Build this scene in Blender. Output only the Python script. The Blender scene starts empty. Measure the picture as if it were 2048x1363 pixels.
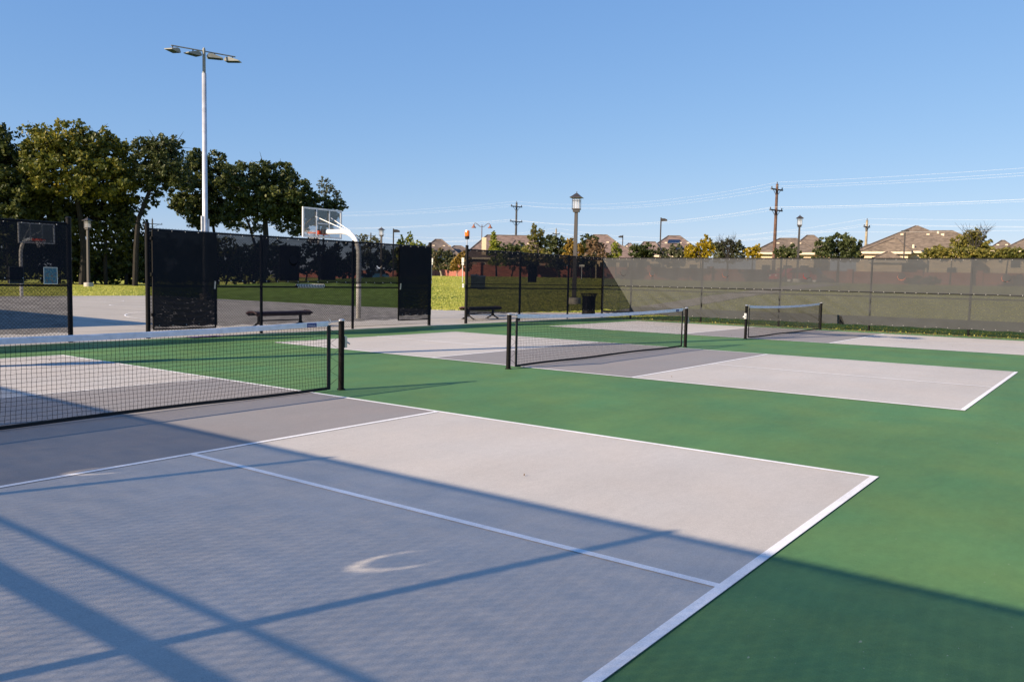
import bpy, math, random
import numpy as np
from mathutils import Vector
random.seed(7); rng = np.random.default_rng(7)
S = bpy.context.scene
C = S.collection
PI = math.pi
# ------------------------------------------------------------------ camera
W_, H_ = 2048.0, 1363.0
F = 1649.888
CP = np.array([8.1862, -6.8518, 1.4877])
R_ = np.array([0.80133059, 0.59785961, 0.02081265]); U_ = np.array([-0.06106646, 0.04714117, 0.99701986]); FW = np.array([-0.59509677, 0.80021347, -0.07428483])
cam = bpy.data.cameras.new('camera'); co = bpy.data.objects.new('camera', cam); C.objects.link(co)
from mathutils import Matrix
co.matrix_world = Matrix(((R_[0], U_[0], -FW[0], CP[0]), (R_[1], U_[1], -FW[1], CP[1]), (R_[2], U_[2], -FW[2], CP[2]), (0, 0, 0, 1)))
cam.sensor_width = 36; cam.lens = F / W_ * 36; cam.clip_start = .05; cam.clip_end = 4000
S.camera = co

def sm(t):
    t = min(1.0, max(0.0, t)); return t * t * (3 - 2 * t)
def terrain(x, y):
    k = sm((x + 75) / 20.0)
    k = k + (1 - k) * .6 * sm((y - 55) / 35.0)
    return 1.75 * sm((y - 26) / 40.0) * k
def at(px, dist, py=None):
    """ground point (or point at the height seen at py) at a horizontal distance along a sight line"""
    d = FW + R_ * (px - W_ / 2) / F - U_ * (((py if py is not None else 560) - H_ / 2) / F)
    t = dist / math.hypot(d[0], d[1])
    p = CP + d * t
    if py is None: return Vector((p[0], p[1], terrain(p[0], p[1])))
    return Vector((p[0], p[1], p[2]))
def face_rot(p):   # z rotation whose local x is "right" and local y is "away" seen from the court
    return math.atan2(p[1] - CP[1], p[0] - CP[0]) - PI / 2
# ------------------------------------------------------------------ materials
def N(nt, t, **kw):
    n = nt.nodes.new(t)
    for k, v in kw.items():
        if k in n.inputs.keys(): n.inputs[k].default_value = v
        else: setattr(n, k, v)
    return n
def base_mat(name):
    m = bpy.data.materials.new(name); m.use_nodes = True; nt = m.node_tree
    return m, nt, nt.nodes['Principled BSDF'], nt.links
def mat(name, col, rough=.6, metal=0.0, var=.12, scale=6.0, bump=0.0, bscale=60.0, spec=.5, trans=0.0):
    m, nt, b, L = base_mat(name)
    tc = N(nt, 'ShaderNodeTexCoord'); no = N(nt, 'ShaderNodeTexNoise', Scale=scale, Detail=6.0)
    L.new(tc.outputs['Object'], no.inputs['Vector'])
    mx = N(nt, 'ShaderNodeMix', data_type='RGBA'); 
    c1 = [min(1, c * (1 + var)) for c in col]; c0 = [c * (1 - var) for c in col]
    mx.inputs[6].default_value = (*c0, 1); mx.inputs[7].default_value = (*c1, 1)
    mr = N(nt, 'ShaderNodeMapRange'); mr.inputs[1].default_value = .35; mr.inputs[2].default_value = .65
    L.new(no.outputs[0], mr.inputs[0]); L.new(mr.outputs[0], mx.inputs[0]); L.new(mx.outputs[2], b.inputs['Base Color'])
    b.inputs['Roughness'].default_value = rough; b.inputs['Metallic'].default_value = metal; b.inputs['Specular IOR Level'].default_value = spec
    if bump:
        n2 = N(nt, 'ShaderNodeTexNoise', Scale=bscale, Detail=4.0); L.new(tc.outputs['Object'], n2.inputs['Vector'])
        bp = N(nt, 'ShaderNodeBump', Strength=bump, Distance=.01); L.new(n2.outputs[0], bp.inputs['Height']); L.new(bp.outputs[0], b.inputs['Normal'])
    return m
def court_mat(name, col, var=.10, tint=(1.0, 1.0, 1.0), speck=.5):
    """acrylic court coating: big soft patches, roller streaks, fine grit, scuffs"""
    m, nt, b, L = base_mat(name)
    geo = N(nt, 'ShaderNodeNewGeometry'); sep = geo.outputs['Position']
    def noise(scale, detail=4.0, stretch=(1, 1, 1), rough=.55):
        mp = N(nt, 'ShaderNodeMapping'); mp.inputs['Scale'].default_value = stretch; L.new(sep, mp.inputs[0])
        n = N(nt, 'ShaderNodeTexNoise', Scale=scale, Detail=detail, Roughness=rough); L.new(mp.outputs[0], n.inputs['Vector']); return n.outputs[0]
    def rng_(v, a, b_, c, d):
        mr = N(nt, 'ShaderNodeMapRange'); L.new(v, mr.inputs[0])
        for i, q in enumerate((a, b_, c, d)): mr.inputs[i + 1].default_value = q
        return mr.outputs[0]
    def mul(a, b_):
        x = N(nt, 'ShaderNodeMath', operation='MULTIPLY'); L.new(a, x.inputs[0]); L.new(b_, x.inputs[1]); return x.outputs[0]
    v = rng_(noise(.35, 5), .3, .7, 1 - var, 1 + var)
    v = mul(v, rng_(noise(2.2, 5, (1, .22, 1)), .3, .7, 1 - var * .6, 1 + var * .6))
    v = mul(v, rng_(noise(14, 6, (1, .4, 1), .7), .3, .7, 1 - var * .7, 1 + var * .7))
    v = mul(v, rng_(noise(48, 5, (.35, 1, 1), .75), .3, .7, 1 - var * .6, 1 + var * .6))
    v = mul(v, rng_(noise(160, 3, (1, 1, 1), .7), .25, .75, .80, 1.20))
    mixc = N(nt, 'ShaderNodeMix', data_type='RGBA'); L.new(rng_(noise(.9, 4), .35, .68, 0, 1), mixc.inputs[0])
    mixc.inputs[6].default_value = (*col, 1); mixc.inputs[7].default_value = (col[0] * tint[0], col[1] * tint[1], col[2] * tint[2], 1)
    vm = N(nt, 'ShaderNodeVectorMath', operation='SCALE'); L.new(mixc.outputs[2], vm.inputs[0]); L.new(v, vm.inputs['Scale'])
    # pale scuffs
    sc = rng_(noise(26, 2, (1, .35, 1), .45), .755, .79, 0, speck * .8)
    sc2 = rng_(noise(75, 1, (1, .6, 1), .3), .79, .83, 0, speck)
    ad = N(nt, 'ShaderNodeMath', operation='MAXIMUM'); L.new(sc, ad.inputs[0]); L.new(sc2, ad.inputs[1])
    m2 = N(nt, 'ShaderNodeMix', data_type='RGBA'); L.new(ad.outputs[0], m2.inputs[0]); L.new(vm.outputs[0], m2.inputs[6]); m2.inputs[7].default_value = (.45, .46, .38, 1)
    L.new(m2.outputs[2], b.inputs['Base Color']); b.inputs['Roughness'].default_value = .72; b.inputs['Specular IOR Level'].default_value = .3
    bp = N(nt, 'ShaderNodeBump', Strength=.35, Distance=.004); L.new(noise(220, 3), bp.inputs['Height']); L.new(bp.outputs[0], b.inputs['Normal'])
    return m
def leaf_mat(name, cols, trans=.35):
    m = bpy.data.materials.new(name); m.use_nodes = True; nt = m.node_tree; L = nt.links; nt.nodes.clear()
    out = N(nt, 'ShaderNodeOutputMaterial'); geo = N(nt, 'ShaderNodeNewGeometry')
    no = N(nt, 'ShaderNodeTexNoise', Scale=.35, Detail=3.0); L.new(geo.outputs['Position'], no.inputs['Vector'])
    a = N(nt, 'ShaderNodeMath', operation='MULTIPLY_ADD'); L.new(geo.outputs['Random Per Island'], a.inputs[0]); a.inputs[1].default_value = .5; L.new(no.outputs[0], a.inputs[2])
    s = N(nt, 'ShaderNodeMapRange'); s.inputs[1].default_value = .35; s.inputs[2].default_value = 1.15; L.new(a.outputs[0], s.inputs[0])
    cr = N(nt, 'ShaderNodeValToRGB'); e = cr.color_ramp.elements
    while len(e) < len(cols): e.new(.5)
    for i, c in enumerate(cols): e[i].position = i / (len(cols) - 1); e[i].color = (*c, 1)
    L.new(s.outputs[0], cr.inputs[0])
    d = N(nt, 'ShaderNodeBsdfPrincipled', Roughness=.5); d.inputs['Specular IOR Level'].default_value = .35; t = N(nt, 'ShaderNodeBsdfTranslucent'); L.new(cr.outputs[0], d.inputs['Base Color']); L.new(cr.outputs[0], t.inputs['Color'])
    mx = N(nt, 'ShaderNodeMixShader'); mx.inputs[0].default_value = trans; L.new(d.outputs[0], mx.inputs[1]); L.new(t.outputs[0], mx.inputs[2]); L.new(mx.outputs[0], out.inputs[0])
    return m
def screen_mat(name, T, hole=None, col=(.075, .07, .066)):
    """open-weave windscreen cloth; hole=(u,z): crescent wind vent cut in the cloth of every bay"""
    m = bpy.data.materials.new(name); m.use_nodes = True; nt = m.node_tree; L = nt.links; nt.nodes.clear()
    out = N(nt, 'ShaderNodeOutputMaterial'); tc = N(nt, 'ShaderNodeTexCoord')
    d = N(nt, 'ShaderNodeBsdfDiffuse'); t = N(nt, 'ShaderNodeBsdfTransparent')
    no = N(nt, 'ShaderNodeTexNoise', Scale=1.6, Detail=5.0); L.new(tc.outputs['Object'], no.inputs['Vector'])
    mc = N(nt, 'ShaderNodeMix', data_type='RGBA'); mc.inputs[6].default_value = (*[c * .85 for c in col], 1); mc.inputs[7].default_value = (*[c * 1.2 for c in col], 1)
    L.new(no.outputs[0], mc.inputs[0]); L.new(mc.outputs[2], d.inputs[0])
    # weave openness wavers with the hang of the cloth
    mp = N(nt, 'ShaderNodeMapping'); mp.inputs['Scale'].default_value = (1.5, 1.5, 9); mp.inputs['Rotation'].default_value = (0, .25, 0); L.new(tc.outputs['Object'], mp.inputs[0])
    n2 = N(nt, 'ShaderNodeTexNoise', Scale=2.2, Detail=2.0, Distortion=.6); L.new(mp.outputs[0], n2.inputs['Vector'])
    mr = N(nt, 'ShaderNodeMapRange'); mr.inputs[1].default_value = .3; mr.inputs[2].default_value = .7; mr.inputs[3].default_value = T * .78; mr.inputs[4].default_value = T * 1.22; L.new(n2.outputs[0], mr.inputs[0])
    fac = mr.outputs[0]
    if name.startswith('gate'):
        m3 = N(nt, 'ShaderNodeMapping'); m3.inputs['Scale'].default_value = (9, 9, 26); L.new(tc.outputs['Object'], m3.inputs[0])
        n3 = N(nt, 'ShaderNodeTexNoise', Scale=1.3, Detail=1.0); L.new(m3.outputs[0], n3.inputs['Vector'])
        r3 = N(nt, 'ShaderNodeMapRange'); r3.inputs[1].default_value = .64; r3.inputs[2].default_value = .74; r3.inputs[4].default_value = .42; L.new(n3.outputs[0], r3.inputs[0])
        s3 = N(nt, 'ShaderNodeSeparateXYZ'); L.new(tc.outputs['Object'], s3.inputs[0]); z3 = N(nt, 'ShaderNodeMapRange'); z3.inputs[1].default_value = 1.15; z3.inputs[2].default_value = .85; L.new(s3.outputs[2], z3.inputs[0])
        q3 = N(nt, 'ShaderNodeMath', operation='MULTIPLY'); L.new(r3.outputs[0], q3.inputs[0]); L.new(z3.outputs[0], q3.inputs[1])
        x3 = N(nt, 'ShaderNodeMath', operation='MAXIMUM'); L.new(q3.outputs[0], x3.inputs[0]); L.new(fac, x3.inputs[1]); fac = x3.outputs[0]
    if hole:
        sx = N(nt, 'ShaderNodeSeparateXYZ'); L.new(tc.outputs['Object'], sx.inputs[0])
        def circ(u, z, r):
            cb = N(nt, 'ShaderNodeCombineXYZ'); L.new(sx.outputs[0], cb.inputs[0]); L.new(sx.outputs[2], cb.inputs[2])
            ds = N(nt, 'ShaderNodeVectorMath', operation='DISTANCE'); L.new(cb.outputs[0], ds.inputs[0]); ds.inputs[1].default_value = (u, 0, z)
            lt = N(nt, 'ShaderNodeMath', operation='LESS_THAN'); L.new(ds.outputs['Value'], lt.inputs[0]); lt.inputs[1].default_value = r; return lt.outputs[0]
        a = circ(hole[0], hole[1], .125); b = circ(hole[0] + .004, hole[1] + (hole[3] if len(hole) > 3 else .034), hole[2] if len(hole) > 3 else .116)
        inv = N(nt, 'ShaderNodeMath', operation='SUBTRACT'); inv.inputs[0].default_value = 1; L.new(b, inv.inputs[1])
        h = N(nt, 'ShaderNodeMath', operation='MULTIPLY'); L.new(a, h.inputs[0]); L.new(inv.outputs[0], h.inputs[1])
        fl = N(nt, 'ShaderNodeMath', operation='MULTIPLY_ADD'); fl.inputs[1].default_value = -.75; fl.inputs[2].default_value = 1; L.new(b, fl.inputs[0])   # the cut flap hangs doubled behind the vent
        fm = N(nt, 'ShaderNodeMath', operation='MULTIPLY'); L.new(fl.outputs[0], fm.inputs[0]); L.new(fac, fm.inputs[1])
        mxx = N(nt, 'ShaderNodeMath', operation='MAXIMUM'); L.new(h.outputs[0], mxx.inputs[0]); L.new(fm.outputs[0] if not name.startswith('near') else fac, mxx.inputs[1]); fac = mxx.outputs[0]
    mx = N(nt, 'ShaderNodeMixShader'); L.new(fac, mx.inputs[0]); L.new(d.outputs[0], mx.inputs[1]); L.new(t.outputs[0], mx.inputs[2]); L.new(mx.outputs[0], out.inputs[0])
    return m
def shingle_mat(name, col):
    m, nt, b, L = base_mat(name)
    tc = N(nt, 'ShaderNodeTexCoord'); mp = N(nt, 'ShaderNodeMapping'); mp.inputs['Scale'].default_value = (1.6, 1.6, 4.5); L.new(tc.outputs['Object'], mp.inputs[0])
    vo = N(nt, 'ShaderNodeTexVoronoi', Scale=1.5); L.new(mp.outputs[0], vo.inputs['Vector'])
    no = N(nt, 'ShaderNodeTexNoise', Scale=3.0, Detail=6.0); L.new(tc.outputs['Object'], no.inputs['Vector'])
    cr = N(nt, 'ShaderNodeValToRGB'); e = cr.color_ramp.elements; e[0].position = .2; e[0].color = (*[c * .62 for c in col], 1); e[1].position = .85; e[1].color = (*[c * 1.3 for c in col], 1)
    mx = N(nt, 'ShaderNodeMix', data_type='FLOAT'); mx.inputs[0].default_value = .45
    sr = N(nt, 'ShaderNodeSeparateColor'); L.new(vo.outputs['Color'], sr.inputs[0]); L.new(sr.outputs[0], mx.inputs[2]); L.new(no.outputs[0], mx.inputs[3])
    L.new(mx.outputs[0], cr.inputs[0]); L.new(cr.outputs[0], b.inputs['Base Color']); b.inputs['Roughness'].default_value = .9
    return m
def brick_mat(name, c1, c2, mortar):
    m, nt, b, L = base_mat(name)
    tc = N(nt, 'ShaderNodeTexCoord'); mp = N(nt, 'ShaderNodeMapping'); mp.inputs['Rotation'].default_value = (PI / 2, 0, 0); L.new(tc.outputs['Object'], mp.inputs[0])
    br = N(nt, 'ShaderNodeTexBrick', Scale=4.0); br.inputs['Color1'].default_value = (*c1, 1); br.inputs['Color2'].default_value = (*c2, 1); br.inputs['Mortar'].default_value = (*mortar, 1)
    L.new(mp.outputs[0], br.inputs['Vector']); L.new(br.outputs[0], b.inputs['Base Color']); b.inputs['Roughness'].default_value = .9
    return m
def grass_mat(name, a, b_, c):
    m, nt, b, L = base_mat(name)
    geo = N(nt, 'ShaderNodeNewGeometry')
    n1 = N(nt, 'ShaderNodeTexNoise', Scale=.12, Detail=6.0, Roughness=.65); n2 = N(nt, 'ShaderNodeTexNoise', Scale=2.5, Detail=8.0, Roughness=.75); 
    mp = N(nt, 'ShaderNodeMapping'); mp.inputs['Scale'].default_value = (1.0, .25, 1); mp.inputs['Rotation'].default_value = (0, 0, -.6); L.new(geo.outputs['Position'], mp.inputs[0]); L.new(mp.outputs[0], n1.inputs['Vector']); L.new(geo.outputs['Position'], n2.inputs['Vector'])
    mx = N(nt, 'ShaderNodeMix', data_type='FLOAT'); mx.inputs[0].default_value = .5; L.new(n1.outputs[0], mx.inputs[2]); L.new(n2.outputs[0], mx.inputs[3])
    cr = N(nt, 'ShaderNodeValToRGB'); e = cr.color_ramp.elements; e.new(.5)
    for i, (p, q) in enumerate(((.36, a), (.5, b_), (.64, c))): e[i].position = p; e[i].color = (*q, 1)
    L.new(mx.outputs[0], cr.inputs[0]); b.inputs['Roughness'].default_value = 1; b.inputs['Specular IOR Level'].default_value = .1
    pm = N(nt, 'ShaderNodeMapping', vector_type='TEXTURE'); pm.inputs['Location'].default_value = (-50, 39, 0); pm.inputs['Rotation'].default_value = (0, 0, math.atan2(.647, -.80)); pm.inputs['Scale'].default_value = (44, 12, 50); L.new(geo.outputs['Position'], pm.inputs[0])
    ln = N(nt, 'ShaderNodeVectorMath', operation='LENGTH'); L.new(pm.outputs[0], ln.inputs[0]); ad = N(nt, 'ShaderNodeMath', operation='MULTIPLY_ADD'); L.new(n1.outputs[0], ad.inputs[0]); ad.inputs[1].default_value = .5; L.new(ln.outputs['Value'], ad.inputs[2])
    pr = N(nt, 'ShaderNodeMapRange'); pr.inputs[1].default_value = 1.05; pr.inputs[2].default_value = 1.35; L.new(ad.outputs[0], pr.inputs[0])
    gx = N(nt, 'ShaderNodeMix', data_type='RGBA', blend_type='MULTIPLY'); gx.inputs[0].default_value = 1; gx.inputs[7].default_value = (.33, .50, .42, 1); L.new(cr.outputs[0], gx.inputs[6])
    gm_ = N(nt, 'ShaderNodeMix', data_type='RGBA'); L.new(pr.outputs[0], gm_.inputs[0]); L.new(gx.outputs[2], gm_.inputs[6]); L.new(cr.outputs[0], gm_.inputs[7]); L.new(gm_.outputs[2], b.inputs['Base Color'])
    n3 = N(nt, 'ShaderNodeTexNoise', Scale=14.0, Detail=5.0, Roughness=.8); L.new(geo.outputs['Position'], n3.inputs['Vector'])
    bp = N(nt, 'ShaderNodeBump', Strength=1.0, Distance=.12); L.new(n3.outputs[0], bp.inputs['Height']); L.new(bp.outputs[0], b.inputs['Normal'])
    return m
M = {}
M['green'] = court_mat('green court coating', (.076, .186, .069), .13, (1.38, 1.05, .88))
M['grey'] = court_mat('pale grey court coating', (.478, .456, .424), .06, (1.03, 1.0, .97), .25)
M['kitchen'] = court_mat('mid grey court coating', (.258, .247, .240), .05, (1.05, 1.0, .97), .2)
M['line'] = court_mat('white line paint', (.82, .82, .82), .10, (.96, .97, .97), .0)
M['pave'] = court_mat('pale concrete', (.42, .388, .335), .08, (.92, .93, .95), .15)
M['pathm'] = court_mat('path concrete', (.40, .34, .28), .08, (.92, .93, .95), .15)
M['black'] = mat('black vinyl pipe', (.005, .005, .006), .5, var=.3, spec=.15)
M['blackp'] = mat('black painted post', (.004, .0035, .004), .5, var=.4, scale=20, bump=.2, spec=.15)
M['cord'] = mat('black net cord', (.010, .010, .010), .8)
M['band'] = mat('white vinyl headband', (.80, .80, .82), .6, var=.08, scale=12, bump=.3, bscale=25)
M['bluelab'] = mat('blue label', (.01, .03, .20), .5)
M['chrome'] = mat('galvanised steel', (.55, .55, .56), .35, .7)
M['tie'] = mat('pale cable ties', (.5, .5, .5), .6)
M['galvd'] = mat('grey fixture paint', (.22, .23, .21), .5)
M['galv'] = mat('galvanised pole', (.50, .52, .56), .42, .35, var=.12, scale=3)
M['white'] = mat('white paint', (.80, .78, .74), .45, var=.1)
M['orange'] = mat('orange rim paint', (.75, .08, .02), .45)
M['bronze'] = mat('bronze paint', (.034, .030, .030), .45)
M['conc'] = mat('cast concrete', (.42, .39, .35), .9, var=.15, bump=.5)
M['wood'] = mat('creosoted wood', (.10, .055, .04), .85, var=.3, scale=3)
M['woodl'] = mat('weathered pole wood', (.27, .23, .16), .85, var=.3, scale=3)
M['woodd'] = mat('dark pole wood', (.055, .058, .065), .85, var=.3, scale=3)
M['wire'] = mat('bare aluminium wire', (.55, .56, .58), .5, .0)
M['brick'] = brick_mat('red brick', (.34, .10, .07), (.27, .075, .055), (.22, .16, .13))
M['brickp'] = brick_mat('pinkish brick', (.42, .24, .17), (.34, .20, .15), (.4, .34, .28))
M['stucco'] = mat('cream siding', (.70, .56, .38), .9, var=.06)
M['trim'] = mat('cream fascia', (.66, .56, .42), .7)
M['shingle'] = shingle_mat('brown shingles', (.175, .135, .098))
M['shingle2'] = shingle_mat('grey brown shingles', (.135, .108, .09))
M['shingle3'] = shingle_mat('reddish shingles', (.19, .135, .11))
M['solar'] = mat('solar glass', (.01, .014, .03), .15)
M['glassd'] = mat('window glass', (.03, .04, .05), .08)
M['beacon'] = mat('orange beacon lens', (.85, .16, .01), .2)
M['bark'] = mat('bark', (.016, .014, .012), .95, var=.35, scale=4, bump=.5)
M['barkl'] = mat('pale bark', (.30, .26, .20), .95, var=.3, scale=4)
M['bench'] = mat('dark maroon coated steel', (.045, .015, .015), .4)
M['teal'] = mat('printed poster', (.05, .22, .30), .5, var=.7, scale=22)
M['greyp'] = mat('grey poster', (.10, .12, .12), .5, var=.7, scale=22)
M['carblue'] = mat('blue car paint', (.06, .20, .42), .25, var=.03)
M['carred'] = mat('red car paint', (.45, .015, .02), .25, var=.03)
M['cardark'] = mat('dark car paint', (.02, .02, .03), .2, var=.03)
M['tyre'] = mat('tyre', (.015, .015, .015), .8)
M['purple'] = mat('purple cloth', (.06, .03, .16), .8)
M['shoe'] = mat('black rubber', (.006, .006, .006), .9)
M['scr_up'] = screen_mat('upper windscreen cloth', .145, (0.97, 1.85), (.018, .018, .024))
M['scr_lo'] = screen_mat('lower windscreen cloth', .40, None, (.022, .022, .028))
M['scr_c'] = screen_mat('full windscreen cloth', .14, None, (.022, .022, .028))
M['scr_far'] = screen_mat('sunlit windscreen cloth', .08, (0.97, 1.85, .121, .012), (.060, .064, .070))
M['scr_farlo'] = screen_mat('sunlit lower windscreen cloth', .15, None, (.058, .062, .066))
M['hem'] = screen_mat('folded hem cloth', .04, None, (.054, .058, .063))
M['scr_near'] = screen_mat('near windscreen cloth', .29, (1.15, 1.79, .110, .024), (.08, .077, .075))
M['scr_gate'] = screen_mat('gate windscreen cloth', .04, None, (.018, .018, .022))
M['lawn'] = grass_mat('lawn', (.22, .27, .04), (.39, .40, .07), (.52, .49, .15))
M['blade'] = leaf_mat('grass blades', ((.24, .30, .05), (.42, .43, .08), (.55, .52, .16)), .4)
M['l_dark'] = leaf_mat('dark pecan leaves', ((.030, .045, .016), (.058, .080, .024), (.14, .15, .035)))
M['l_yel'] = leaf_mat('pecan leaves turning', ((.05, .068, .018), (.12, .135, .024), (.30, .25, .03)))
M['l_green'] = leaf_mat('oak leaves', ((.035, .052, .02), (.07, .09, .032), (.13, .14, .05)))
M['l_olive'] = leaf_mat('olive leaves', ((.06, .075, .035), (.09, .10, .05), (.13, .13, .06)))
M['l_gold'] = leaf_mat('golden leaves', ((.14, .13, .015), (.36, .26, .01), (.50, .36, .02)))
M['l_lime'] = leaf_mat('lime leaves', ((.13, .16, .02), (.22, .25, .03), (.30, .30, .05)))
M['l_brown'] = leaf_mat('browning leaves', ((.10, .07, .04), (.17, .11, .06), (.24, .15, .09)))
M['l_rust'] = leaf_mat('amber leaves', ((.12, .08, .02), (.26, .17, .03), (.34, .22, .04)))
M['l_hedge'] = leaf_mat('yellow green hedge leaves', ((.07, .085, .022), (.15, .15, .035), (.27, .22, .05)))
M['l_crape'] = leaf_mat('crape myrtle leaves', ((.07, .09, .04), (.12, .13, .06), (.22, .13, .08)))
def glass():
    m = bpy.data.materials.new('backboard glass'); m.use_nodes = True; nt = m.node_tree; L = nt.links; nt.nodes.clear()
    o = N(nt, 'ShaderNodeOutputMaterial'); g = N(nt, 'ShaderNodeBsdfGlossy', Roughness=.05); t = N(nt, 'ShaderNodeBsdfTransparent'); t.inputs[0].default_value = (.66, .70, .75, 1)
    x = N(nt, 'ShaderNodeMixShader'); x.inputs[0].default_value = .10; L.new(t.outputs[0], x.inputs[1]); L.new(g.outputs[0], x.inputs[2]); L.new(x.outputs[0], o.inputs[0]); return m
M['glass'] = glass()
# ------------------------------------------------------------------ mesh helpers
class MB:
    def __init__(s): s.v = []; s.f = []
    def add(s, vs, fs):
        n = len(s.v); s.v += [tuple(v) for v in vs]; s.f += [tuple(i + n for i in f) for f in fs]; return s
    def box(s, x0, x1, y0, y1, z0, z1):
        return s.add([(x0, y0, z0), (x1, y0, z0), (x1, y1, z0), (x0, y1, z0), (x0, y0, z1), (x1, y0, z1), (x1, y1, z1), (x0, y1, z1)],
                     [(3, 2, 1, 0), (4, 5, 6, 7), (0, 1, 5, 4), (1, 2, 6, 5), (2, 3, 7, 6), (3, 0, 4, 7)])
    def tube(s, pts, r, n=8, cap=True):
        pts = [Vector(p) for p in pts]; rs = r if isinstance(r, (list, tuple)) else [r] * len(pts); base = len(s.v); up = None
        for i, p in enumerate(pts):
            t = (pts[min(i + 1, len(pts) - 1)] - pts[max(i - 1, 0)]).normalized()
            a = t.orthogonal().normalized() if up is None else (up - t * up.dot(t)).normalized()
            up = a; b = t.cross(a)
            for k in range(n):
                an = 2 * PI * k / n; q = p + (a * math.cos(an) + b * math.sin(an)) * rs[i]; s.v.append(tuple(q))
        for i in range(len(pts) - 1):
            for k in range(n):
                s.f.append((base + i * n + k, base + i * n + (k + 1) % n, base + (i + 1) * n + (k + 1) % n, base + (i + 1) * n + k))
        if cap: s.f.append(tuple(base + k for k in reversed(range(n)))); e = base + (len(pts) - 1) * n; s.f.append(tuple(e + k for k in range(n)))
        return s
    def lathe(s, prof, n=16, c=(0, 0), a0=PI / 4 if False else 0.0):
        base = len(s.v)
        for r, z in prof:
            for k in range(n): an = 2 * PI * k / n + a0; s.v.append((c[0] + r * math.cos(an), c[1] + r * math.sin(an), z))
        for i in range(len(prof) - 1):
            for k in range(n): s.f.append((base + i * n + k, base + i * n + (k + 1) % n, base + (i + 1) * n + (k + 1) % n, base + (i + 1) * n + k))
        s.f.append(tuple(base + k for k in reversed(range(n)))); e = base + (len(prof) - 1) * n; s.f.append(tuple(e + k for k in range(n)))
        return s
    def poly(s, pts): return s.add(pts, [tuple(range(len(pts)))])
    def prism(s, pts, d):   # extrude polygon by vector d
        n = len(pts); d = Vector(d); v = [Vector(p) for p in pts]; v2 = [p + d for p in v]
        return s.add(v + v2, [tuple(reversed(range(n))), tuple(range(n, 2 * n))] + [(i, (i + 1) % n, n + (i + 1) % n, n + i) for i in range(n)])
    def build(s, name, m, parent=None, loc=(0, 0, 0), smooth=False):
        me = bpy.data.meshes.new(name); me.from_pydata(s.v, [], s.f); me.update()
        if smooth:
            for p in me.polygons: p.use_smooth = True
        me.materials.append(m); o = bpy.data.objects.new(name, me); C.objects.link(o); o.location = loc
        if parent: o.parent = parent
        return o
def tag(o, label, cat, group=None):
    o['label'] = label; o['category'] = cat
    if group: o['group'] = group
    return o
def thing(name, label, cat, loc=(0, 0, 0), rz=0, group=None):
    o = bpy.data.objects.new(name, None); C.objects.link(o); o.location = loc; o.rotation_euler = (0, 0, rz); o.empty_display_size = .3
    return tag(o, label, cat, group)
def struct(o, label=None, kind='structure'):
    o['kind'] = kind
    if label: o['label'] = label
    return o
def kids(o): return [c for c in o.children]
def dup(root, loc, rz=None, label=None, parent=None):
    r = root.copy(); C.objects.link(r)
    if parent: r.parent = parent
    else:
        r.location = loc
        if rz is not None: r.rotation_euler = (0, 0, rz)
    if label: r['label'] = label
    for c in kids(root): dup(c, None, parent=r)
    return r
def quads(name, centers, size, m, parent=None, loc=(0, 0, 0), upright=0.0, aspect=1.6):
    """leaf-sized faces: numpy built"""
    n = len(centers); a = rng.normal(size=(n, 3)); a /= np.linalg.norm(a, axis=1)[:, None]
    if upright: a = a * np.array([1, 1, .3]); a[:, 2] = np.abs(a[:, 2]) + upright; a /= np.linalg.norm(a, axis=1)[:, None]
    b = rng.normal(size=(n, 3)); b -= a * (a * b).sum(1)[:, None]; b /= np.linalg.norm(b, axis=1)[:, None]
    sz = size * rng.uniform(.55, 1.35, (n, 1))
    a = a * sz * aspect * .5; b = b * sz * .5; cc = np.asarray(centers)
    v = np.stack([cc - a, cc + b * .9 - a * .1, cc + a, cc - b * .9 - a * .1], 1).reshape(-1, 3).astype(np.float32)
    me = bpy.data.meshes.new(name); me.vertices.add(4 * n); me.vertices.foreach_set('co', v.ravel())
    me.loops.add(4 * n); me.loops.foreach_set('vertex_index', np.arange(4 * n, dtype=np.int32)); me.polygons.add(n)
    me.polygons.foreach_set('loop_start', np.arange(0, 4 * n, 4, dtype=np.int32)); me.polygons.foreach_set('loop_total', np.full(n, 4, np.int32))
    me.update(calc_edges=True); me.validate(); me.materials.append(m); o = bpy.data.objects.new(name, me); C.objects.link(o); o.location = loc
    if parent: o.parent = parent
    return o
# ------------------------------------------------------------------ light and sky
SUN_DX, SUN_DY = .725, 2.133      # shadow offset per metre of height
sd = Vector((-SUN_DX, -SUN_DY, 1)).normalized()
sl = bpy.data.lights.new('sun', 'SUN'); sl.energy = 5.0; sl.angle = math.radians(.5); sl.color = (1.0, .80, .58)
so = bpy.data.objects.new('sun', sl); C.objects.link(so); so.rotation_euler = sd.to_track_quat('Z', 'Y').to_euler()
w = bpy.data.worlds.new('World'); S.world = w; w.use_nodes = True; nt = w.node_tree
sky = nt.nodes.new('ShaderNodeTexSky'); sky.sky_type = 'NISHITA'; sky.sun_disc = False
sky.sun_elevation = math.asin(sd.z); sky.sun_rotation = math.atan2(sd.x, sd.y); sky.air_density = 1.0; sky.dust_density = .0; sky.ozone_density = 4.0; sky.altitude = 100
bg = nt.nodes['Background']; bg.inputs[1].default_value = .088
sp = nt.nodes.new('ShaderNodeSeparateColor'); cb = nt.nodes.new('ShaderNodeCombineColor'); nt.links.new(sky.outputs[0], sp.inputs[0])
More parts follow.
